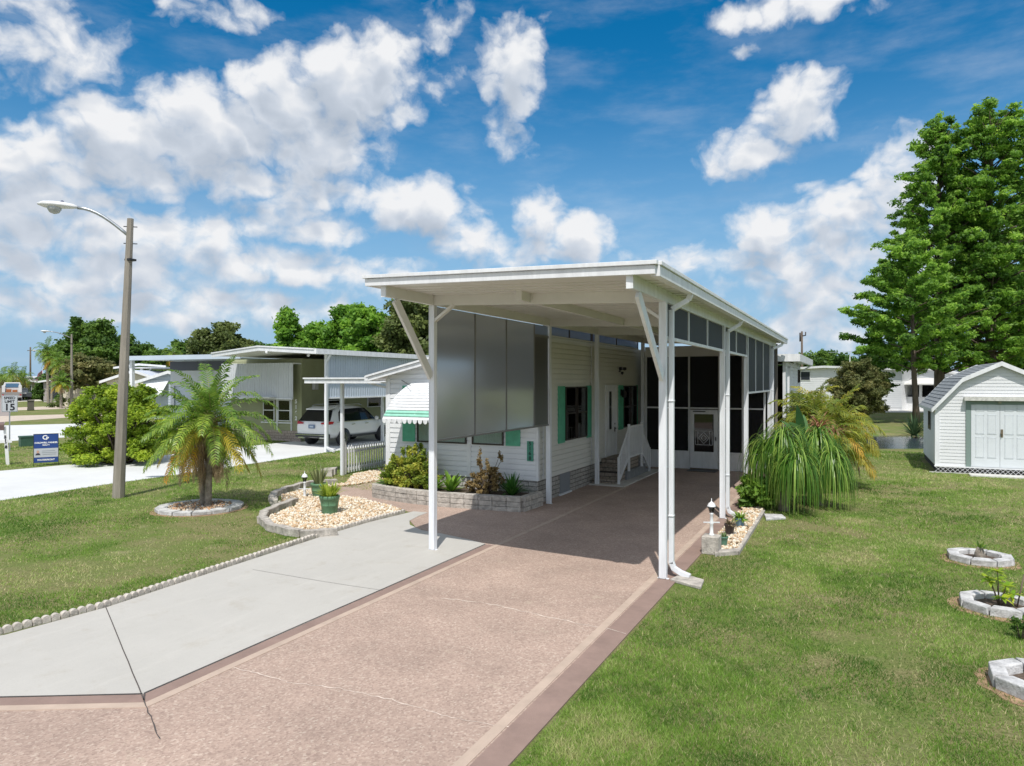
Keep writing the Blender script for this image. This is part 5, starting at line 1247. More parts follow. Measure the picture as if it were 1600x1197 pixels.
# ------------------------------------------------------------------ farther homes
DKWIN = mat('far_dark_window', (.03,.035,.045), .2)
def home(name, label, loc, rz, w, dp, h, wallm, roofm, pitch=.5, over=.4, skirt=True, wins=(), carport=None, awn=None):
    """simple manufactured home, front wall on local -Y side at y=0, gable end to the front"""
    t = thing(name, label, 'house', (*loc,0), rz)
    mb = MB(); siding_x(mb, 0, lambda z: (-w/2, w/2) if z <= h else (-w/2*(1-(z-h)/pitch*.98), w/2*(1-(z-h)/pitch*.98)), .3, h+pitch*.9, .2, t=.03)
    mb.box(-w/2,.01,0,w/2,dp,h); mb.build('wall', wallm, t, world=False)
    mb = MB()
    for s in (-1, 1):
        a, b = (s*(w/2+over), h-over*pitch/(w/2)), (0, h+pitch)
        mb.extr([(a[0],-over,a[1]),(b[0],-over,b[1]),(b[0],-over,b[1]+.10),(a[0],-over,a[1]+.10)], (0,dp+2*over,0))
    mb.build('roof', roofm, t, world=False)
    mb = MB()
    for s in (-1, 1):
        a, b = (s*(w/2+over+.02), h-over*pitch/(w/2)), (0, h+pitch)
        mb.extr([(a[0],-over-.04,a[1]-.10),(b[0],-over-.04,b[1]-.10),(b[0],-over-.04,b[1]+.13),(a[0],-over-.04,a[1]+.13)], (0,.037,0))
    mb.build('fascia', WHITE, t, world=False)
    for (x0, x1, z0, z1) in wins:
        f = MB().box(x0,-.08,z0,x1,-.01,z1).build('window', WHITE, t, world=False); MB().box(x0+.06,-.09,z0+.06,x1-.06,-.081,z1-.06).build('pane', DKWIN, f, world=False)
    if awn:
        x0, x1, z0, z1 = awn; mb = MB(); mb.extr([(x0,-.05,z1),(x0,-1.0,z0),(x0,-1.0,z0-.05),(x0,-.05,z1-.06)], (x1-x0,0,0)); mb.build('awning', WHITE, t, world=False)
    if carport:
        x0, x1, y0, y1, z = carport; mb = MB().box(x0,y0,z,x1,y1,z+.12); mb.build('carport_roof', WHITE, t, world=False)
        for x in (x0+.15, x1-.15):
            for y in (y0+.6, y1-.3): MB().box(x-.07,y-.07,0,x+.07,y+.07,z).build('post', SOFFIT, t, world=False)
    return t
CREAMW = mat('cream_wall', (.62,.58,.46), .7, .05, 1); BLUER = mat('pale_blue_metal_roof', (.50,.58,.68), .4, .05, 1)
# blue-white tall carport beyond the bush
t = thing('blue_carport_home', 'pale blue grey home with tall flat carport behind the spiky palm', 'house', (*PD(300,46),0), .05)
MB().box(-2.6,-3,4.25,7,9,4.42).build('roof', BLUER, t, world=False); MB().box(-2.68,-3.08,4.2,7,-3.0,4.47).build('fascia', BLUER, t, world=False)
for x in (-2.1, 6.5): MB().box(x-.11,-2.8,0,x+.11,-2.6,4.2).build('post', WHITE, t, world=False)
mb = MB().box(-1.9,0,2.6,6.6,.05,3.6).box(-1.9,0,0,-1.6,.05,2.6); mb.build('front_panel', PANW, t, world=False); MB().box(-1.9,.1,0,6.6,.2,3.4).build('wall', PANB, t, world=False)
MB().box(-1.9,-.05,3.62,6.6,.04,4.2).build('gap_shade_sheet', mat('gap_shade_dark', (.08,.09,.12)), t, world=False)  # dark sheet painted for the shaded gap below the roof
home('cream_gabled_home', 'cream gabled home with white trim seen above the yellow green bush', PD(212,63), .42, 5.2, 9, 2.95, CREAMW, mat('pale_roof_sheet', (.55,.60,.68), .4), .85, .4, wins=((-1.9,-1.35,2.1,2.7),(-1.2,-.65,2.1,2.7),(-.5,.0,2.1,2.7),(.6,1.15,2.1,2.7),(1.4,1.95,2.1,2.7)))
t = home('white_awning_home', 'white home with striped awning beside the cream gabled one', PD(268,55), .25, 5.0, 9, 2.9, PANB, BLUER, .7, .4, awn=(-2.3,-.2,1.9,3.0))
t = thing('tall_carport', 'cream tall flat carport on braced posts rising over the gabled roofs', 'carport', (*PD(226,66),0), .45)
MB().box(-2.2,-1,4.1,2.4,9,4.22).build('roof', SOFFIT, t, world=False); mb = MB(); mb.extr([(-2.3,-1.1,4.05),(0,-1.1,4.35),(2.5,-1.1,4.2),(2.5,-1.1,4.35),(0,-1.1,4.55),(-2.3,-1.1,4.22)],(0,.09,0)); mb.build('fascia', WHITE, t, world=False)
MB().box(-.12,-.6,0,.12,-.4,4.1).build('post', SOFFIT, t, world=False); mb = MB(); mb.bar((0,-.5,3.1),(-1.1,-.5,4.1),.1,.14,(0,1,0)); mb.bar((0,-.5,3.1),(.9,-.5,4.1),.1,.14,(0,1,0)); mb.build('brace', SOFFIT, t, world=False)
home('long_low_home', 'long low white roofed home behind the brown tinged street tree', PD(160,84), .5, 9, 9, 3.0, CREAMW, mat('white_sheet_roof', (.7,.7,.7)), .45, .5)
home('small_white_home', 'small home with bright white roof and porch far down the street', PD(48,135), .9, 8, 8, 3.0, mat('grey_wall', (.33,.34,.36)), MATS['white_sheet_roof'], .8, .6, wins=((-2,-1,1,2.2),(1,2,1,2.2)), carport=(-3.5,3.8,-4,0,2.5))
home('brown_roofed_home', 'low tan home behind the far grey palms at the left edge', PD(22,125), .9, 9, 8, 2.6, mat('tan_wall', (.33,.27,.2)), mat('tan_roof', (.30,.25,.20)), .8, .6, wins=((1.5,2.6,1,2.2),))
home('dark_carport_home', 'pale home with dark carport mouth behind the second street lamp', PD(112,100), .7, 7, 8, 2.9, mat('pink_grey_wall', (.42,.38,.37)), MATS['white_sheet_roof'], .6, .5, wins=((-2.8,.2,.3,2.2),(1.0,2.2,1,2.1)))
# across the canal
t = home('white_canal_home', 'plain white home with square windows across the canal', PD(1290,76), -.35, 15, 8, 4.1, SIDING, MATS['white_sheet_roof'], .35, .45, wins=((-4.0,-2.9,3.0,4.0),(-2.7,-1.6,3.0,4.0),(2.0,3.2,3.0,3.8)))
t = thing('low_canal_home', 'low white home with shaded carport openings across the canal', 'house', (*PD(1452,70),0), -.42)
mb = MB().box(-6.5,3,0,9,12,2.9).box(-6.5,0,0,9,.15,1.35); mb.build('wall', SIDING, t, world=False)
mb = MB(); mb.extr([(-7,-.8,2.55),(9.4,-.8,2.55),(9.4,2.2,3.25),(-7,2.2,3.25)], (0,0,.12)); mb.build('carport_roof', SOFFIT, t, world=False)
mb = MB(); mb.extr([(-6.6,1.6,3.1),(-1,1.6,4.15),(4.6,1.6,3.1)], (0,10,0)); mb.build('gable', PANW, t, world=False)
mb = MB(); mb.extr([(-6.9,1.3,3.0),(-1,1.3,4.15),(-1,1.3,4.32),(-6.9,1.3,3.17)], (0,10.6,0)); mb.extr([(-1,1.3,4.15),(4.9,1.3,3.0),(4.9,1.3,3.17),(-1,1.3,4.32)], (0,10.6,0)); mb.build('roof', MATS['white_sheet_roof'], t, world=False)
for k in range(9): MB().box(-6.5+k*1.9-.12,0,1.35,-6.5+k*1.9+.12,.15,2.6).build('post', WHITE, t, world=False)
MB().box(-6.4,.4,.9,8.9,2.9,1.5).build('patio_furniture', mat('dark_clutter', (.03,.03,.03)), t, world=False)
mb = MB().box(-6.4,2.85,1.2,8.9,2.98,2.7); mb.build('dark_openings', mat('deep_shade_sheet', (.02,.02,.022)), t, world=False)  # near-black sheet painted for the deep shade inside the carport
# utility poles and antenna
t = thing('utility_pole', 'tall dark utility pole with insulators behind the carport end', 'utility pole', (*PD(1253,105),0))
MB().tube([(0,0,0),(0,0,10.3)], [.19,.13], 8).build('pole', BARK, t, world=False); MB().tube([(0,0,9.6),(.5,0,9.7),(.5,0,10.2)], .1, 6).tube([(-.25,0,8.8),(-.25,0,10.1)], .12, 6).build('insulator', DARK, t, world=False)
t = thing('utility_pole', 'slim dark pole on the horizon above the parked truck', 'utility pole', (*PD(47.5,230),0)); MB().tube([(0,0,0),(0,0,14)], [.35,.25], 6).build('pole', BARK, t, world=False); 
MB().box(-1.6,-.1,12.8,1.6,.1,13.0).build('cross_arm', BARK, t, world=False)
t = thing('roof_antenna', 'thin metal television aerial above the white canal home', 'antenna', (*PD(1328,80),0)); mb = MB(); mb.tube([(0,0,0),(0,0,6.3)], .04, 6); mb.build('mast', GALV, t, world=False)
mb = MB(); mb.bar((-2.2,0,6.2),(1.2,0,6.25),.04,.04)
for k in range(8): mb.bar((-2.2+k*.45,-.5,6.2+k*.005),(-2.2+k*.45,.5,6.2),.02,.02)
mb.build('aerial', GALV, t, world=False)
# flag, truck, pickup
t = thing('flagpole', 'short flagpole with red and blue flag in front of the small white home', 'flag', (*PD(67,118),0), .6); MB().tube([(0,0,0),(0,0,5)], .05, 6).build('pole', GALV, t, world=False)
mb = MB(); mb.extr([(0,0,4.9),(-.8,.1,4.2),(-1.1,.15,3.1),(-.6,.1,3.1),(0,0,3.6)], (0,.02,0)); mb.build('flag_cloth', mat('flag_red', (.24,.09,.13)), t, world=False)
L_ = PD(18.5,104); t = thing('parked_truck', 'white service truck with racks seen from behind at the far left', 'truck', (*L_,0), 1.05)
TW = mat('truck_white', (.66,.66,.66), .4)
MB().box(-1.25,0,.75,1.25,3.4,1.3).build('flat_bed', mat('truck_grey', (.25,.24,.23)), t, world=False, bevel=.04)
mb = MB(); mb.extr([(-1.15,3.4,.7),(1.15,3.4,.7),(1.15,3.4,2.2),(.95,3.4,2.75),(-.95,3.4,2.75),(-1.15,3.4,2.2)], (0,2.0,0)); mb.build('cab', TW, t, world=False, bevel=.06)
MB().box(-.8,3.36,2.0,.8,3.395,2.6).build('rear_window', mat('blue_truck_glass', (.08,.18,.30), .1), t, world=False)
MB().box(-1.2,.3,1.3,-.8,3.2,2.3).box(.8,.3,1.3,1.2,3.2,2.3).build('side_box', TW, t, world=False, bevel=.03)
MB().box(-.7,.4,1.3,-.1,2.8,1.75).box(.05,.6,1.3,.65,2.9,1.65).build('cargo', mat('orange_cargo', (.35,.12,.04)), t, world=False, bevel=.03)
MB().box(-1.2,-.08,.55,1.2,0,.80).build('rear_bumper', mat('truck_grey2', (.4,.4,.4)), t, world=False)
for s in (-1, 1):
    MB().box(s*.95,-.1,.85,s*1.15,-.02,1.0).build('tail_light', MATS['red_lens'], t, world=False)
    for y in (.9, 4.5): MB().tube([(s*.8,y,.42),(s*1.15,y,.42)], .42, 14).build('wheel', BLACK, t, world=False)
L_ = PD(39,110); t = thing('parked_pickup', 'dark grey pickup parked on the grass just right of the white truck', 'pickup', (*L_,0), 1.3)
mb = MB(); mb.extr([(-.95,0,.5),(-.95,0,1.15),(-.95,2.0,1.2),(-.95,2.3,1.85),(-.95,3.8,1.85),(-.95,4.4,1.25),(-.95,5.5,1.15),(-.95,5.6,.5)], (1.9,0,0)); mb.build('body', mat('grey_pickup', (.07,.08,.09), .35), t, world=False, bevel=.06)
MB().box(-.8,2.2,1.28,.8,2.32,1.75).build('rear_window', DKWIN, t, world=False)
for s in (-1, 1):
    for y in (1.0, 4.4): MB().tube([(s*.7,y,.38),(s*.98,y,.38)], .38, 12).build('wheel', BLACK, t, world=False)

# ------------------------------------------------------------------ vegetation
def tree(name, label, cat, loc, H, crown, nb, leafm, lsize, per, cl_r, trunk_r=.25, bark=BARK, base=.25, group=None, flat=.6, wob=.3, limbs=True, seed=0, droop=0.0, elong=1.6, up=.5, lean=(0,0), inner=.30, zj=.3, gap=0.0):
    """crown(t) = half width at height fraction t of the crown zone"""
    rs = random.Random(seed+int(H*100)); t = thing(name, label, cat, (*loc,0), 0, group)
    TP = [(lean[0]*k/10 + rs.uniform(-wob,wob)*.1*k*.3, lean[1]*k/10 + rs.uniform(-wob,wob)*.1*k*.3, H*.97*k/10) for k in range(11)]
    MB().tube(TP, [trunk_r*(1-.85*k/10)*(1.25 if k == 0 else 1) for k in range(11)], 9).build('trunk', bark, t, world=False)
    def at(z):
        k = max(0, min(9.99, z/(H*.97)*10)); i = int(k); f = k-i; return [TP[i][j]+(TP[i+1][j]-TP[i][j])*f for j in range(3)]
    mb = MB(); C = []; Rr = []
    for i in range(nb):
        bare = rs.random() < gap
        f = (i+.5)/nb; f = f**.9; z = H*(base+(1-base)*f*.98); a = i*2.39996+rs.uniform(-.5,.5); w = crown(f)*rs.uniform(.55,1.08)
        o = at(z*.93 if limbs else z); e = (o[0]+w*math.cos(a), o[1]+w*math.sin(a), z+w*(.18-droop)+rs.uniform(-.2,.2))
        m_ = ((o[0]+e[0])/2, (o[1]+e[1])/2, (o[2]+e[2])/2+w*.06)
        if limbs: mb.tube([o, m_, e], [max(.02,trunk_r*.28*(1-f*.7)), max(.015,trunk_r*.16*(1-f*.6)), .012], 5)
        nc = max(2, int(w/cl_r*1.4)+1)
        for k in range(0 if not bare else max(0, nc-1), nc):
            q = inner+(1.02-inner)*(k+rs.random())/nc; r = cl_r*rs.uniform(.6,1.15)
            C.append((o[0]+(e[0]-o[0])*q+rs.uniform(-.5,.5)*cl_r, o[1]+(e[1]-o[1])*q+rs.uniform(-.5,.5)*cl_r, o[2]+(e[2]-o[2])*q+rs.uniform(-zj,zj*1.3)*cl_r)); Rr.append((r, r, r*flat))
    C.append((TP[10][0],TP[10][1],H-.3*cl_r)); Rr.append((cl_r*.6,cl_r*.6,cl_r*.7))
    if limbs: mb.build('limbs', bark, t, world=False)
    V, ti = leafcloud(C, Rr, per, lsize, elong=elong, up=up)
    npmesh('crown', V, 4, leafm, t, tint=ti)
    return t
CYP = leafmat('cypress_leaf', (.045,.12,.02), (.36,.56,.09), .52, mid=(.16,.32,.045))
OAK = leafmat('oak_leaf', (.035,.085,.015), (.18,.30,.05), .40, mid=(.085,.17,.028))
BRI = leafmat('bright_tree_leaf', (.06,.16,.018), (.28,.48,.06), .45, mid=(.14,.30,.035))
OLV = leafmat('olive_tree_leaf', (.05,.085,.02), (.22,.27,.08), .38)
BUSH = leafmat('lime_bush_leaf', (.09,.16,.012), (.46,.56,.06), .45, mid=(.24,.36,.03))
BRN = leafmat('bronze_tree_leaf', (.07,.095,.03), (.33,.30,.12), .40, mid=(.17,.19,.065))
cyc = lambda w, p=.85: (lambda f: w*(.25+.95*math.sin(PI*min(1,max(0,(1-f)**p)))**.7*.85) if f > .02 else w*.5)
cone = lambda w: (lambda f: w*(.72+.45*math.sin(PI*min(1,f*1.1+.12)))*(1-f**4*.85))
tree('bald_cypress', 'tall left hand cypress with open layered crown behind the shed', 'tree', PD(1468,55), 23.6, (lambda f: 6.0*(1.02-f)**.60*(.75+.25*min(1,f*4))), 165, CYP, .125, 88, .56, .42, base=.15, flat=.55, seed=1, inner=.42, zj=1.0, gap=.28, elong=2.2)
tree('bald_cypress', 'tallest dense cypress directly behind the shed at the right edge', 'tree', PD(1548,54), 24.2, (lambda f: 5.0*(1.03-f)**.38), 175, CYP, .125, 98, .58, .48, base=.15, flat=.55, seed=2, inner=.40, zj=1.0, gap=.26, elong=2.2)
tree('bald_cypress', 'lower spreading cypress with small open crown left of the shed roof', 'tree', PD(1432,50), 13.5, cone(4.0), 62, CYP, .12, 90, .48, .22, base=.27, flat=.6, seed=3, lean=(-.5,0), elong=2.2)
tree('bald_cypress', 'distant cypress filling the gap at the right edge of the view', 'tree', PD(1625,66), 24, cone(4.6), 90, CYP, .22, 200, .95, .45, base=.12, flat=.45, seed=4, elong=2.2)
dome = lambda w: (lambda f: w*math.sqrt(max(.05, 1-(f*1.05-.25)**2))*(1-.3*f**3))
tree('broad_oak', 'broad dark green oak rising beyond the second street lamp', 'tree', PD(146,120), 12.6, dome(5.6), 52, OAK, .34, 230, 1.55, .5, base=.22, flat=.75, seed=5)
tree('broad_oak', 'lower dark oak flank at the right side of the broad one', 'tree', PD(188,125), 10.6, dome(3.6), 30, OAK, .34, 200, 1.4, .4, base=.22, flat=.75, seed=6)
tree('broad_oak', 'small dark oak flank left of the broad one', 'tree', PD(103,118), 9.2, dome(3.4), 28, OAK, .34, 180, 1.4, .4, base=.2, flat=.75, seed=7)
for i, (px, D, H, w, mt, lb) in enumerate([(228,120,9.0,3.6,OAK,'low dark tree over the tall cream carport'),(258,110,7.6,3.6,OAK,'low spreading tree left of the distant tall palm'),(292,105,8.6,2.6,OAK,'small dark tree just right of the distant tall palm'),
    (325,78,8.6,2.4,OLV,'olive green rounded tree behind the spiky palm'),(352,78,9.3,2.6,OLV,'taller olive green rounded tree left of the carport ridge'),(378,80,7.6,2.0,OLV,'low olive tree behind the neighbour roof ridge'),(405,85,7.4,1.5,OAK,'small dark tree peeking over the neighbour roof'),
    (450,66,9.4,1.9,BRI,'pointed dark green tree behind the neighbour roof'),(478,68,7.9,1.9,OAK,'low tree between the pointed tree and bright one'),(500,64,8.1,1.7,BRI,'mid green tree left of the bright broad one'),
    (535,62,9.4,2.3,BRI,'bright green broad tree above the neighbour roof'),(566,60,9.1,2.5,BRI,'brightest full tree just left of the carport brace'),(600,61,8.6,2.2,BRI,'bright leafy tree under the carport roof edge'),
    (625,57,9.4,1.9,OLV,'lacy open tree seen between the angled carport brace and post'),(650,57,9.6,2.0,OLV,'lacy tree close behind the left front carport post'),(685,58,8.4,2.0,OAK,'tree hidden mostly by the frosted carport panels')]):
    tree('background_tree', lb, 'tree', PD(px, D), H, dome(w) if mt is not BRI or i != 7 else cone(w), 26 if D < 100 else 18, mt, .20 if D < 100 else .3, 200, .85 if D < 100 else 1.2, .25, base=.25, flat=.7, seed=20+i, group='trees beyond the neighbour homes')
tree('bronze_street_tree', 'rounded brown tinged street tree beside the second lamp', 'tree', PD(138,82), 5.4, dome(3.0), 26, BRN, .20, 260, .85, .28, bark=mat('pale_trunk', (.3,.29,.28), .9), base=.42, flat=.65, seed=50)
tree('bronze_canal_tree', 'rounded bronze green tree on the far canal bank', 'tree', PD(1341,50), 4.15, dome(2.05), 70, BRN, .085, 260, .40, .13, base=.16, flat=.85, seed=51)
tree('thin_pine', 'thin dark tree standing between the canal homes', 'tree', PD(1368,66), 7.0, cone(1.7), 30, OAK, .16, 110, .6, .14, base=.3, flat=.4, seed=52)
tree('round_topiary', 'dark clipped round shrub on a short stem beyond the street', 'shrub', PD(69,100), 3.0, lambda f: 1.35*math.sin(PI*(f*.9+.08)), 22, OAK, .14, 250, .5, .12, base=.12, flat=.9, seed=53)
for i, (px, D, H, w, lb) in enumerate([(1265,180,9,5,'skyline tree behind the right side of the tall utility pole'),(1292,185,10,6,'tallest skyline tree over the middle of the white canal home'),(1316,180,9.2,5,'skyline tree just left of the roof antenna'),(1345,190,8,5,'skyline tree just right of the roof antenna'),(1240,185,7.5,5,'low skyline tree left of the tall utility pole'),(1395,170,9,5,'skyline tree over the left end of the low canal home')]):
    tree('far_tree', lb, 'tree', PD(px, D), H, dome(w), 18, OAK, .5, 120, 2.0, .3, base=.1, flat=.8, seed=70+i, group='skyline trees beyond the canal', limbs=False)
# far wood on the horizon: one mass
C = []; Rr = []
for k in range(420):
    a = R_(-80 + 105*k/420) ; D = 330+40*random.random(); h_ = random.uniform(2.0, 6.2); C.append((D*math.sin(a), D*math.cos(a), h_*.5)); Rr.append((5, 5, h_*.8))
V, ti = leafcloud(C, Rr, 60, 1.5)
tag(npmesh('far_wood', V, 4, OAK, tint=ti), 'low wooded skyline on the horizon', 'wood', kind='stuff')
# hedges, small shrubs down the street
def shrub(name, label, loc, blobs, leafm, size, per, cat='shrub', group=None, z0=0, stems=None, elong=1.6, up=.5):
    t = thing(name, label, cat, (loc[0], loc[1], z0), 0, group)
    V, ti = leafcloud([b[:3] for b in blobs], [(b[3],b[3],b[4]) for b in blobs], per, size, elong=elong, up=up); npmesh('foliage', V, 4, leafm, t, tint=ti)
    if stems is not None:
        mb = MB()
        for b in blobs: mb.tube([(b[0]*.2,b[1]*.2,0),(b[0]*.6,b[1]*.6,b[2]*.6),(b[0],b[1],b[2])], [.02,.015,.008] if stems == 1 else [stems,stems*.7,stems*.4], 5)
        mb.build('stems', BARK, t, world=False)
    return t
rb_ = random.Random(5)
def blobs(n, w, d, h, r, z0=.2):
    out = []
    for _ in range(n):
        a = rb_.uniform(0, 2*PI); q = math.sqrt(rb_.random()); z = z0+(h-z0-r*.6)*rb_.random(); k = math.sqrt(max(.12, 1-(max(0,z/h-.35)/.68)**2)); out.append((w*q*k*math.cos(a), d*q*k*math.sin(a), z, r*rb_.uniform(.7,1.2), r*rb_.uniform(.6,.9)))
    return out
shrub('lime_bush', 'large rounded yellow green bush beside the estate sign', PD(188,25.3), blobs(190, 1.75, 1.6, 2.85, .30, .22), BUSH, .065, 290, 'bush', stems=.03)
shrub('hedge', 'low dark hedge at the foot of the bronze street tree', PD(122,88), blobs(16,3.5,1.5,1.6,.8), OAK, .2, 160)
shrub('hedge', 'small grey green shrubs by the second lamp base', PD(104,79), blobs(10,2.0,1.2,1.2,.5), OLV, .15, 120)
shrub('hedge', 'dark shrub mass below the small white home', PD(60,112), blobs(10,4,1.5,2.0,1.0), OAK, .25, 140)

# ---- palms
PALM = leafmat('palm_green', (.04,.12,.015), (.38,.50,.07), .35, .4, mid=(.13,.24,.035))
PALMY = leafmat('palm_yellowing', (.30,.26,.03), (.65,.34,.06), .35, mid=(.50,.42,.05))
PALMD = leafmat('palm_dead', (.14,.10,.065), (.46,.34,.21), .15, mid=(.28,.20,.13))
RACH = mat('palm_rachis', (.25,.24,.08), .5); RACHD = mat('dead_rachis', (.26,.18,.10), .8)
def frond(V, T, mb, o, az, el, L, droop, ll=.30, n=34, wid=.022, tint=.5, rs=random, hang=.4, start=.16):
    """arching feather frond; appends leaflet quads to V and rachis to mb"""
    P = []; d = Vector((math.cos(az)*math.cos(el), math.sin(az)*math.cos(el), math.sin(el))); p = Vector(o); step = L/n; side = Vector((-math.sin(az), math.cos(az), 0))
    for i in range(n+1):
        P.append(p.copy()); p = p + d*step; d = (d + Vector((0,0,-1))*droop*step*(1.2+2.2*i/n)).normalized()
    for i in range(int(n*start), n):
        t = i/n; dd = (P[i+1]-P[i]).normalized(); up_ = side.cross(dd).normalized()
        if up_.z < 0: up_ = -up_
        l = ll*(math.sin(PI*(.12+.86*t))**.6)*rs.uniform(.85,1.1)
        for s in (-1, 1):
            q = (side*s*(.85) + dd*(.45+.35*t) + up_*rs.uniform(-.05,.30)).normalized()
            a = P[i]; m_ = a + q*l*.5; e = a + q*l*.9 + Vector((0,0,-1))*l*hang*rs.uniform(.5,1.1)
            wv = dd*wid*.5
            V += [a-wv*.5, m_-wv, m_+wv, a+wv*.5, m_-wv, e, e, m_+wv]; x = min(1, max(0, tint+rs.uniform(-.22,.22))); T += [x, x]
    if mb is not None: mb.tube(P[::max(1, n//7)]+[P[-1]], [max(.003, .013*(1-k/8)) for k in range(len(P[::max(1, n//7)])+1)], 4)
def palm(name, label, loc, trunks, nf, L, ll=.32, n=36, wid=.024, dead=8, yel=.2, seed=1, cat='palm tree', tr=.10, mats=None, droop=.55, elr=(-.5,1.45), bulge=.13):
    rs = random.Random(seed); t = thing(name, label, cat, (*loc,0)); G_, Y_, D_ = mats or (PALM, PALMY, PALMD)
    for (bx_, by_, tx, ty, H, sc) in trunks:
        P = [(bx_+(tx-bx_)*k/10, by_+(ty-by_)*k/10, H*k/10) for k in range(11)]; mb = MB()
        PP = []; RRr = []
        for k in range(41):
            f = k/40; i = min(9, int(f*10)); g = f*10-i; PP.append(tuple(P[i][j]+(P[i+1][j]-P[i][j])*g for j in range(3))); RRr.append(tr*sc*(1.15-.25*f)*(1.0 if k % 2 else 1.14))
        mb.tube(PP, RRr, 12); mb.build('trunk', PALMT, t, world=False)
        Vg, Tg, Vy, Ty, Vd, Td = [], [], [], [], [], []; mr = MB(); mrd = MB()
        for i in range(nf):
            f = i/nf; el = elr[1]-(elr[1]-elr[0])*f**.8+rs.uniform(-.12,.12); az = i*2.39996+rs.uniform(-.3,.3); o = (tx, ty, H-.05-.22*f*sc)
            if f > 1-yel: 
                if rs.random() < .65: frond(Vy, Ty, mr, o, az, el, L*sc*rs.uniform(.85,1.05), droop*1.1, ll*sc, n, wid, rs.random(), rs, .75)
                else: frond(Vg, Tg, mr, o, az, el, L*sc*rs.uniform(.85,1.05), droop, ll*sc, n, wid, .7, rs, .6)
            else: frond(Vg, Tg, mr, o, az, el, L*sc*rs.uniform(.85,1.08), droop, ll*sc, n, wid, .35+.5*f*rs.random()+.1, rs, .35+.25*f)
        for i in range(dead):
            frond(Vd, Td, mrd, (tx, ty, H-.25*sc), i*2.1+rs.uniform(-.5,.5), rs.uniform(-.9,-.2), L*sc*rs.uniform(.6,.95), 1.9, ll*sc*.8, n, wid*.9, rs.random(), rs, 1.1)
        npmesh('fronds', [tuple(v) for v in Vg], 4, G_, t, tint=np.repeat(Tg,1)); mr.build('frond_stems', RACH, t, world=False)
        if Vy: npmesh('yellow_fronds', [tuple(v) for v in Vy], 4, Y_, t, tint=Ty)
        if Vd: npmesh('dead_fronds', [tuple(v) for v in Vd], 4, D_, t, tint=Td); mrd.build('dead_stems', RACHD, t, world=False)
        sk = MB(); 
        for i in range(16):
            a = i*2.4; z = H-.10-.02*i*sc; sk.bar((tx+.05*math.cos(a),ty+.05*math.sin(a),z-.10),(tx+.15*sc*math.cos(a),ty+.15*sc*math.sin(a),z+.08),.03,.05)
        sk.build('crown_boots', mat('boot_fibre', (.20,.13,.09), .95, .4, 20), t, world=False)
    return t
palm('feathery_palm', 'twin trunked feathery palm with yellowing and dead fronds inside the stone ring', (RC0[0]+.05, RC0[1]+.1), [(.08,.0,.12,.05,2.12,1.0),(-.14,.05,-.36,.15,1.75,.85)], 38, 1.75, ll=.31, n=27, wid=.052, dead=10, yel=.24, seed=3, tr=.062, droop=.46, elr=(-.22,1.42))
SM = dict(n=12, ll=.6, wid=.12, dead=3, tr=.14)
palm('street_palm', 'leaning tall palm of the pair next to the third street lamp', PD(77,92), [(-.2,0,-.5,0,7.0,1.0),(.5,0,.7,0,6.0,.9)], 26, 2.0, seed=5, **SM)
palm('street_palm', 'grey green palm in front of the oak beside the second lamp', PD(93,90), [(0,0,.1,0,5.2,1)], 26, 2.0, seed=6, **SM)
palm('street_palm', 'short young palm with thin trunk left of the second lamp', PD(95.5,76), [(0,0,.0,0,2.9,.8)], 22, 1.7, seed=7, **SM)
palm('street_palm', 'tall thin palm against the sky over the tall cream carport', PD(271,100), [(0,0,0,0,7.0,1.0)], 20, 2.2, seed=8, **SM)
palm('street_palm', 'grey palm above the tan home at the far left', PD(20,112), [(0,0,0,0,4.2,1.2)], 26, 2.2, seed=9, **SM)
palm('street_palm', 'paler grey palm just left of the slim horizon pole', PD(36,116), [(0,0,0,0,3.6,1.1)], 24, 2.0, seed=10, **SM)
palm('street_palm', 'low dark palm at the very left edge of the street', PD(4,116), [(0,0,0,0,3.6,1.1)], 24, 2.0, seed=12, **SM)
# fan palmetto by the canal
def ribbon(V, T, o, az, el, L, w, droop, seg=6, tint=.5, taper=True, fold=0):
    d = Vector((math.cos(az)*math.cos(el), math.sin(az)*math.cos(el), math.sin(el))); p = Vector(o); side = Vector((-math.sin(az), math.cos(az), 0)); st = L/seg; prev = None
    for i in range(seg+1):
        k = i/seg; ww = w*.5*((math.sin(PI*(.18+.80*k))) if taper else (1-k*.7))
        cur = (p-side*ww, p+side*ww)
        if prev: V += [prev[0], prev[1], cur[1], cur[0]]; T.append(tint)
        prev = cur; p = p + d*st; d = (d+Vector((0,0,-1))*droop*st*(1+1.5*k)).normalized()
def tuft(name, label, loc, n, L, w, m, z0=0, cat='plant', elr=(.2,1.4), droop=1.0, seg=5, r0=.03, seed=0, parent=None, trng=(.2,.9), part='leaves', group=None, off=(0,0,0)):
    rs = random.Random(seed); V = []; T = []
    for i in range(n):
        f = rs.random(); az = rs.uniform(0, 2*PI); el = elr[0]+(elr[1]-elr[0])*rs.random(); ribbon(V, T, (off[0]+r0*math.cos(az), off[1]+r0*math.sin(az), off[2]), az, el, L*rs.uniform(.65,1.1), w*rs.uniform(.7,1.2), droop*rs.uniform(.6,1.3), seg, trng[0]+(trng[1]-trng[0])*rs.random())
    if parent is None:
        t = thing(name, label, cat, (loc[0], loc[1], z0), 0, group)
    else: t = parent
    npmesh(part, [tuple(v) for v in V], 4, m, t, tint=T); return t
FAN = leafmat('palmetto_leaf', (.03,.07,.03), (.10,.17,.07), .25)
t = tuft('palmetto', 'dark spiky palmetto clump on the canal bank left of the shed', PD(1428,38), 160, 1.25, .06, FAN, elr=(.0,1.5), droop=.5, seed=4); tuft('', '', None, 120, 1.0, .06, FAN, elr=(-.1,1.4), droop=.6, seed=5, parent=t, off=(.7,.2,.1)); 
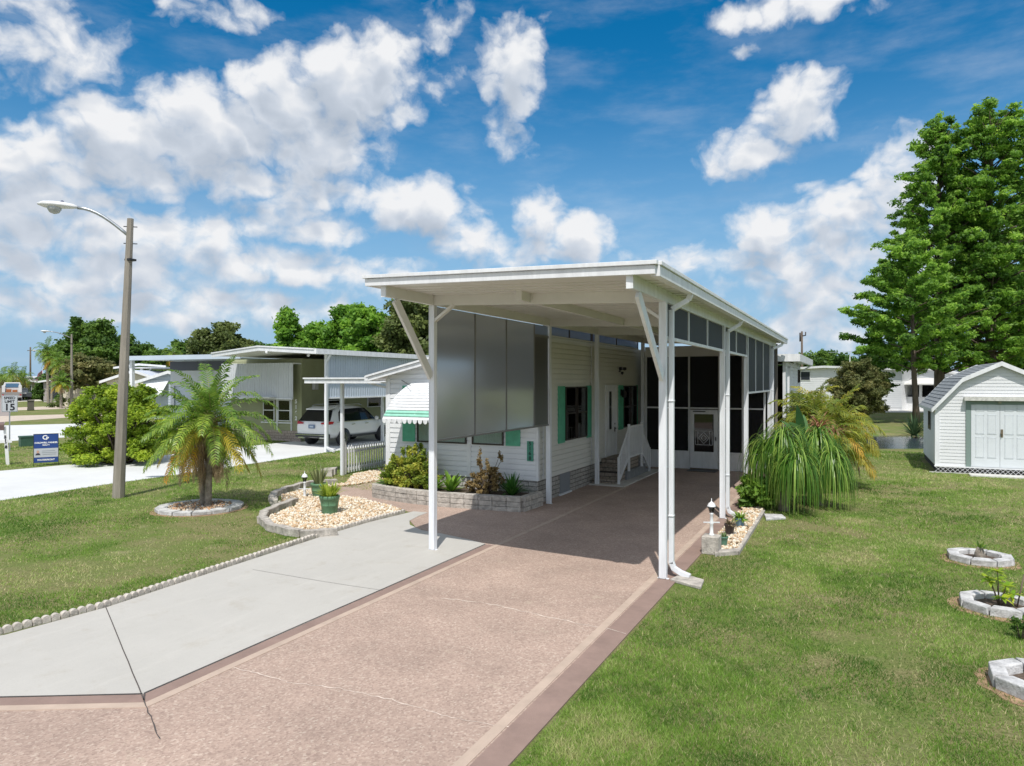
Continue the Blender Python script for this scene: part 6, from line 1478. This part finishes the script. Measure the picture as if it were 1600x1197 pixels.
# drooping ponytail plants beside the carport
PONY = leafmat('ponytail_leaf', (.03,.11,.015), (.38,.52,.11), .32, .35, mid=(.11,.24,.035))
PT = [(-1.50,17.0,1.52,1.0),(-.85,18.1,1.45,1.0)]
for i, (x, y, z, s) in enumerate(PT[:2]):
    t = thing('ponytail_plant', ('left' if i == 0 else 'right')+' mound of long drooping ribbon leaves hanging to the grass beside the carport', 'plant', (x, y, 0), 0, 'drooping ribbon plants')
    mb = MB(); mb.tube([(0,0,0),(.02,0,z*.5),(0,0,z)], [.14,.07,.05], 10); mb.build('trunk', PALMT, t, world=False)
    rs = random.Random(40+i); V = []; T = []
    heads = [(0,0,z),(.30,-.35,z-.42),(-.35,.15,z-.30)]
    for (hx, hy, hz) in heads:
        for k in range(480):
            az = rs.uniform(0, 2*PI); el = rs.uniform(-.1,1.45); 
            ribbon(V, T, (hx,hy,hz), az, el, rs.uniform(.8,1.6)*(.7+.3*hz/z), rs.uniform(.016,.030), rs.uniform(2.6,5.2), 9, rs.random(), taper=False)
    V = [(v[0], v[1], max(.02, v[2])) for v in V]; npmesh('leaves', V, 4, PONY, t, tint=T)
t = shrub('leafy_clump', 'bright green leafy clump at the near foot of the drooping plants', (-2.05,17.0), blobs(26,.34,.34,.80,.16,.05), leafmat('lush_leaf', (.05,.13,.015), (.22,.38,.05), .35), .07, 150, stems=.01, elong=3.0)
# areca, banana like leaves, dried heads
ARE = leafmat('golden_areca_leaf', (.22,.22,.02), (.64,.40,.06), .38, mid=(.34,.34,.04))
ARG = leafmat('green_areca_leaf', (.08,.17,.02), (.48,.48,.06), .38, mid=(.17,.22,.03))
palm('areca_palm', 'golden and green areca clump behind the drooping ribbon plants', (-1.0,20.9), [(0,0,0,0,2.0,.9),(.45,.3,.6,.4,1.75,.9),(-.4,.3,-.4,.5,2.0,.85),(.1,-.5,.25,-.6,1.6,.85)], 17, 1.35, ll=.42, n=22, wid=.045, dead=2, yel=.40, seed=22, tr=.05, mats=(ARG, ARE, PALMD), droop=.75, elr=(.0,1.35))
palm('areca_palm', 'orange tipped areca clump farther right behind the ribbon plants', (-.55,22.0), [(0,0,.0,0,1.7,.95),(-.5,.5,-.6,.6,2.1,.9),(.2,-.5,.25,-.6,1.1,.8)], 17, 1.3, ll=.40, n=22, wid=.045, dead=3, yel=.75, seed=23, tr=.05, mats=(ARE, ARE, PALMD), droop=.8, elr=(-.1,1.3))
BAN = leafmat('banana_leaf', (.05,.15,.05), (.16,.33,.12), .35, .3)
t = tuft('bird_of_paradise', 'broad dark green paddle leaves rising from the golden areca clump', (-1.25,19.7), 13, .90, .24, BAN, elr=(.35,1.35), droop=.7, seg=7, seed=8, off=(0,0,1.45), r0=.10)
mb = MB(); 
for k in range(9): mb.tube([(.05*math.cos(k),.05*math.sin(k),0),(.10*math.cos(k*2.4),.10*math.sin(k*2.4),1.5)], [.02,.015], 5)
mb.build('stalks', mat('green_stalk', (.10,.16,.05), .6), t, world=False)
DRY = leafmat('dried_seed_head', (.20,.09,.05), (.48,.26,.15), .1)
t = tuft('dried_flower_spray', 'red brown dried flower spray drooping over the ribbon plants', (-.85,19.4), 60, .50, .04, DRY, elr=(.0,1.2), droop=2.4, seed=9, off=(0,0,1.75)); MB().tube([(0,0,0),(.03,0,1.75)], .015, 5).build('stalk', RACHD, t, world=False); tuft('', '', None, 40, .45, .04, DRY, elr=(-.3,1.0), droop=2.6, seed=19, parent=t, off=(.35,-.1,1.65))
# planter plants
LUSH = MATS['lush_leaf']
OLB = leafmat('olive_shrub_leaf', (.10,.17,.02), (.55,.52,.09), .40, mid=(.26,.34,.045))
shrub('olive_shrub', 'large twiggy olive green shrub at the left end of the block planter', (-9.95,14.72), blobs(120,.76,.42,.82,.14,.06)+[(rb_.uniform(-.7,.7),rb_.uniform(-.3,.3),rb_.uniform(.70,1.0),.07,.16) for _ in range(14)], OLB, .036, 130, z0=.27, stems=.012)
BRS = leafmat('brown_shrub_leaf', (.14,.10,.04), (.40,.30,.13), .3)
shrub('sparse_shrub', 'sparse brown stemmed shrub in the middle of the block planter', (-7.85,14.72), blobs(60,.50,.28,.66,.09,.05)+[(rb_.uniform(-.35,.35),rb_.uniform(-.2,.2),rb_.uniform(.6,.95),.05,.12) for _ in range(8)], BRS, .035, 60, z0=.27, stems=.010)
AGV = leafmat('strap_leaf', (.05,.16,.02), (.28,.45,.06), .30, .35)
for i, (x, y, n, L, lb) in enumerate([(-10.6,14.72,34,.52,'yellow green strap leaved plant at the far left end of the planter'),(-9.2,14.58,34,.46,'small strap leaved plant right of the olive shrub'),(-8.72,14.58,44,.54,'bright broad leaved rosette left of the sparse shrub'),(-7.15,14.68,80,.54,'dark green arching rosette at the right end of the planter')]):
    tuft('strap_plant', lb, (x,y), n, L, .085 if i != 3 else .055, AGV if i != 3 else leafmat('dark_strap_leaf', (.02,.09,.015), (.09,.24,.04), .25, .35), z0=.27, elr=(.45,1.45), droop=1.3, seed=30+i, seg=6)
tuft('potted_fern', 'bright yellow green ferny foliage in the large ribbed pot', P1, 110, .34, .035, leafmat('fern_leaf', (.10,.20,.02), (.42,.50,.06), .35), z0=.40, elr=(.5,1.5), droop=1.2, seed=41, r0=.10)
tuft('snake_plant', 'upright pale edged sword leaves in the rear green pot', P2, 34, .52, .045, leafmat('sword_leaf', (.08,.12,.05), (.30,.32,.14), .2), z0=.33, elr=(1.0,1.5), droop=.25, seed=42, r0=.08)
tuft('succulent', 'small fleshy rosette in the jade pot', SP[0][0][:2], 34, .09, .03, leafmat('succ_leaf', (.10,.17,.07), (.28,.36,.16), .2), z0=.20, elr=(.1,1.4), droop=3, seed=43, seg=3)
tuft('succulent', 'leggy pinkish succulent in the brown pot', SP[1][0][:2], 50, .17, .03, leafmat('pinkish_leaf', (.14,.13,.06), (.34,.26,.18), .2), z0=.22, elr=(-.2,1.4), droop=4, seed=44, seg=3)
tuft('succulent', 'trailing green leaves in the blue pot', SP[2][0][:2], 70, .20, .035, AGV, z0=.20, elr=(-.2,1.3), droop=4, seed=45, seg=4)
# plants in the rings
t = tuft('cycad_seedling', 'small stumpy cycad in the farthest whitewashed ring', RC1, 26, .16, .03, PALM, elr=(.3,1.4), droop=2.0, seed=46, off=(0,0,.20)); MB().tube([(0,0,0),(0,0,.12),(0,0,.22)], [.09,.075,.04], 10).build('stump', PALMT, t, world=False)
SAP = leafmat('sapling_leaf', (.16,.32,.02), (.55,.62,.06), .40)
t = thing('sapling', 'yellow green leafy sapling in the middle whitewashed ring', 'plant', (*RC2,0)); rs = random.Random(9); V = []; T = []; mb = MB()
for k in range(9):
    a = k*2.4; hx, hy, hz = .22*math.cos(a)*rs.uniform(.3,1), .22*math.sin(a)*rs.uniform(.3,1), rs.uniform(.16,.52); mb.tube([(0,0,0),(hx*.5,hy*.5,hz*.6),(hx,hy,hz)], [.008,.006,.004], 5)
    for j in range(11): ribbon(V, T, (hx,hy,hz-.02*rs.random()), rs.uniform(0,6.28), rs.uniform(-.3,.7), rs.uniform(.08,.15), .045, 5, 4, rs.random())
mb.tube([(.18,.02,0),(.26,.02,.46)], .009, 6); npmesh('leaves', [tuple(v) for v in V], 4, SAP, t, tint=T); mb.build('stems', BARK, t, world=False)
shrub('lawn_seedling', 'dark leafy seedling at the right edge between two rings', G(1596,1000), blobs(9,.10,.10,.26,.05,.04), OAK, .022, 60, stems=.006)

# ------------------------------------------------------------------ grass blades
GRASS = leafmat('grass_blade', (.07,.165,.020), (.62,.54,.32), .40, .6, mid=(.235,.39,.06))
holes = [
 [(-2.32,-6),(-2.32,24.3),(-11.3,24.3),(-11.3,15.2),(-12.9,15.5),(-12.4,13.9),(-9.0,13.2),(-9.06,10.57),(-8.93,8.97),(-8.80,7.31),(-8.66,5.9),(-8.82,4.75),(-9.62,3.25),(-12.2,.9),(-12.2,-6)],
 gpoly, rb,
 [(-18.2,5.5),(-18.7,10.05),(-18.97,13),(-19.0,16.6),(-19.5,23.2),(-19.3,38),(-24.6,38),(-24.4,22),(-24.45,16.5),(-24.9,13.4),(-26.6,11.4)],
 [(2.1,26.2),(5.9,26.2),(5.9,31.3),(2.1,31.3)], [G(1047,909),G(1066,900),G(1100,910),G(1095,922)],
 [(-2.5,26),(-1.9,26),(-1.9,34.5),(-7,34.5)]]
for c_, r in ((RC0,.93),(RC1,.47),(RC2,.46),(RC3,.47)): holes.append([(c_[0]+r*math.cos(k*PI/10), c_[1]+r*math.sin(k*PI/10)) for k in range(20)])
def vnoise(X, Y, sc, seed):
    r = np.random.default_rng(seed); T = r.random((256,256)); x = X*sc+1000; y = Y*sc+1000; i = np.floor(x).astype(int); j = np.floor(y).astype(int); fx = x-i; fy = y-j; fx = fx*fx*(3-2*fx); fy = fy*fy*(3-2*fy)
    g = lambda a, b: T[a % 256, b % 256]
    return (g(i,j)*(1-fx)+g(i+1,j)*fx)*(1-fy)+(g(i,j+1)*(1-fx)+g(i+1,j+1)*fx)*fy
def grass(N, az0, az1, D0, D1, seed, name):
    r = np.random.default_rng(seed); A = np.radians(az0+(az1-az0)*r.random(N)); D = D0*(D1/D0)**r.random(N)
    X, Y = D*np.sin(A), D*np.cos(A); k = np.ones(N, bool)
    for h_ in holes: k &= ~inpoly(X, Y, h_)
    k &= ~((X > -10) & (Y > 33.3))
    nz = .6*vnoise(X,Y,.45,3)+.4*vnoise(X,Y,1.7,4)
    # thin out over the worn patches
    worn = (vnoise(X,Y,.8,21)*.6+vnoise(X,Y,2.6,22)*.4)
    k &= r.random(N) < np.clip(.25+1.5*nz, 0, 1)*np.clip((.74-worn)*6, .22, 1)
    X, Y, D, nz = X[k], Y[k], D[k], nz[k]; n = len(X)
    fine = vnoise(X,Y,7,5)
    h_ = (.016+.024*r.random(n))*(.65+.7*nz)*(1+.3*fine); w = .0030*np.maximum(1, D/6.5)**.9*(.7+.6*r.random(n))
    a = 2*PI*r.random(n); tl = .25+.9*r.random(n); b = 2*PI*r.random(n)
    hd = np.maximum(1, (D/14)**.35); h_ = h_*hd
    base = np.stack([X, Y, np.full(n, 0.0)], 1); sd = np.stack([np.cos(a), np.sin(a), np.zeros(n)], 1)*w[:,None]
    tip = base + np.stack([np.cos(b)*tl*h_, np.sin(b)*tl*h_, h_], 1)
    V = np.stack([base-sd, base+sd, tip], 1)
    big = vnoise(X,Y,.28,8); mid = vnoise(X,Y,1.1,9); 
    t = .42+1.1*((.40*big+.35*mid+.25*fine)-.5)*1.7 + (r.random(n)-.5)*.40; wn = vnoise(X,Y,.8,21)*.6+vnoise(X,Y,2.6,22)*.4; t = np.where(r.random(n) < .06+.14*(mid > .62)+1.6*np.clip(wn-.55,0,.4), .72+.28*r.random(n), t)
    return tag(npmesh(name, V, 3, GRASS, tint=np.clip(t, 0, 1)), 'mown green lawn grass with straw coloured patches', 'grass', kind='stuff')
grass(700000, -32, 30, 4.5, 36, 31, 'grass')
grass(360000, -74, -32, 6.5, 40, 32, 'grass')
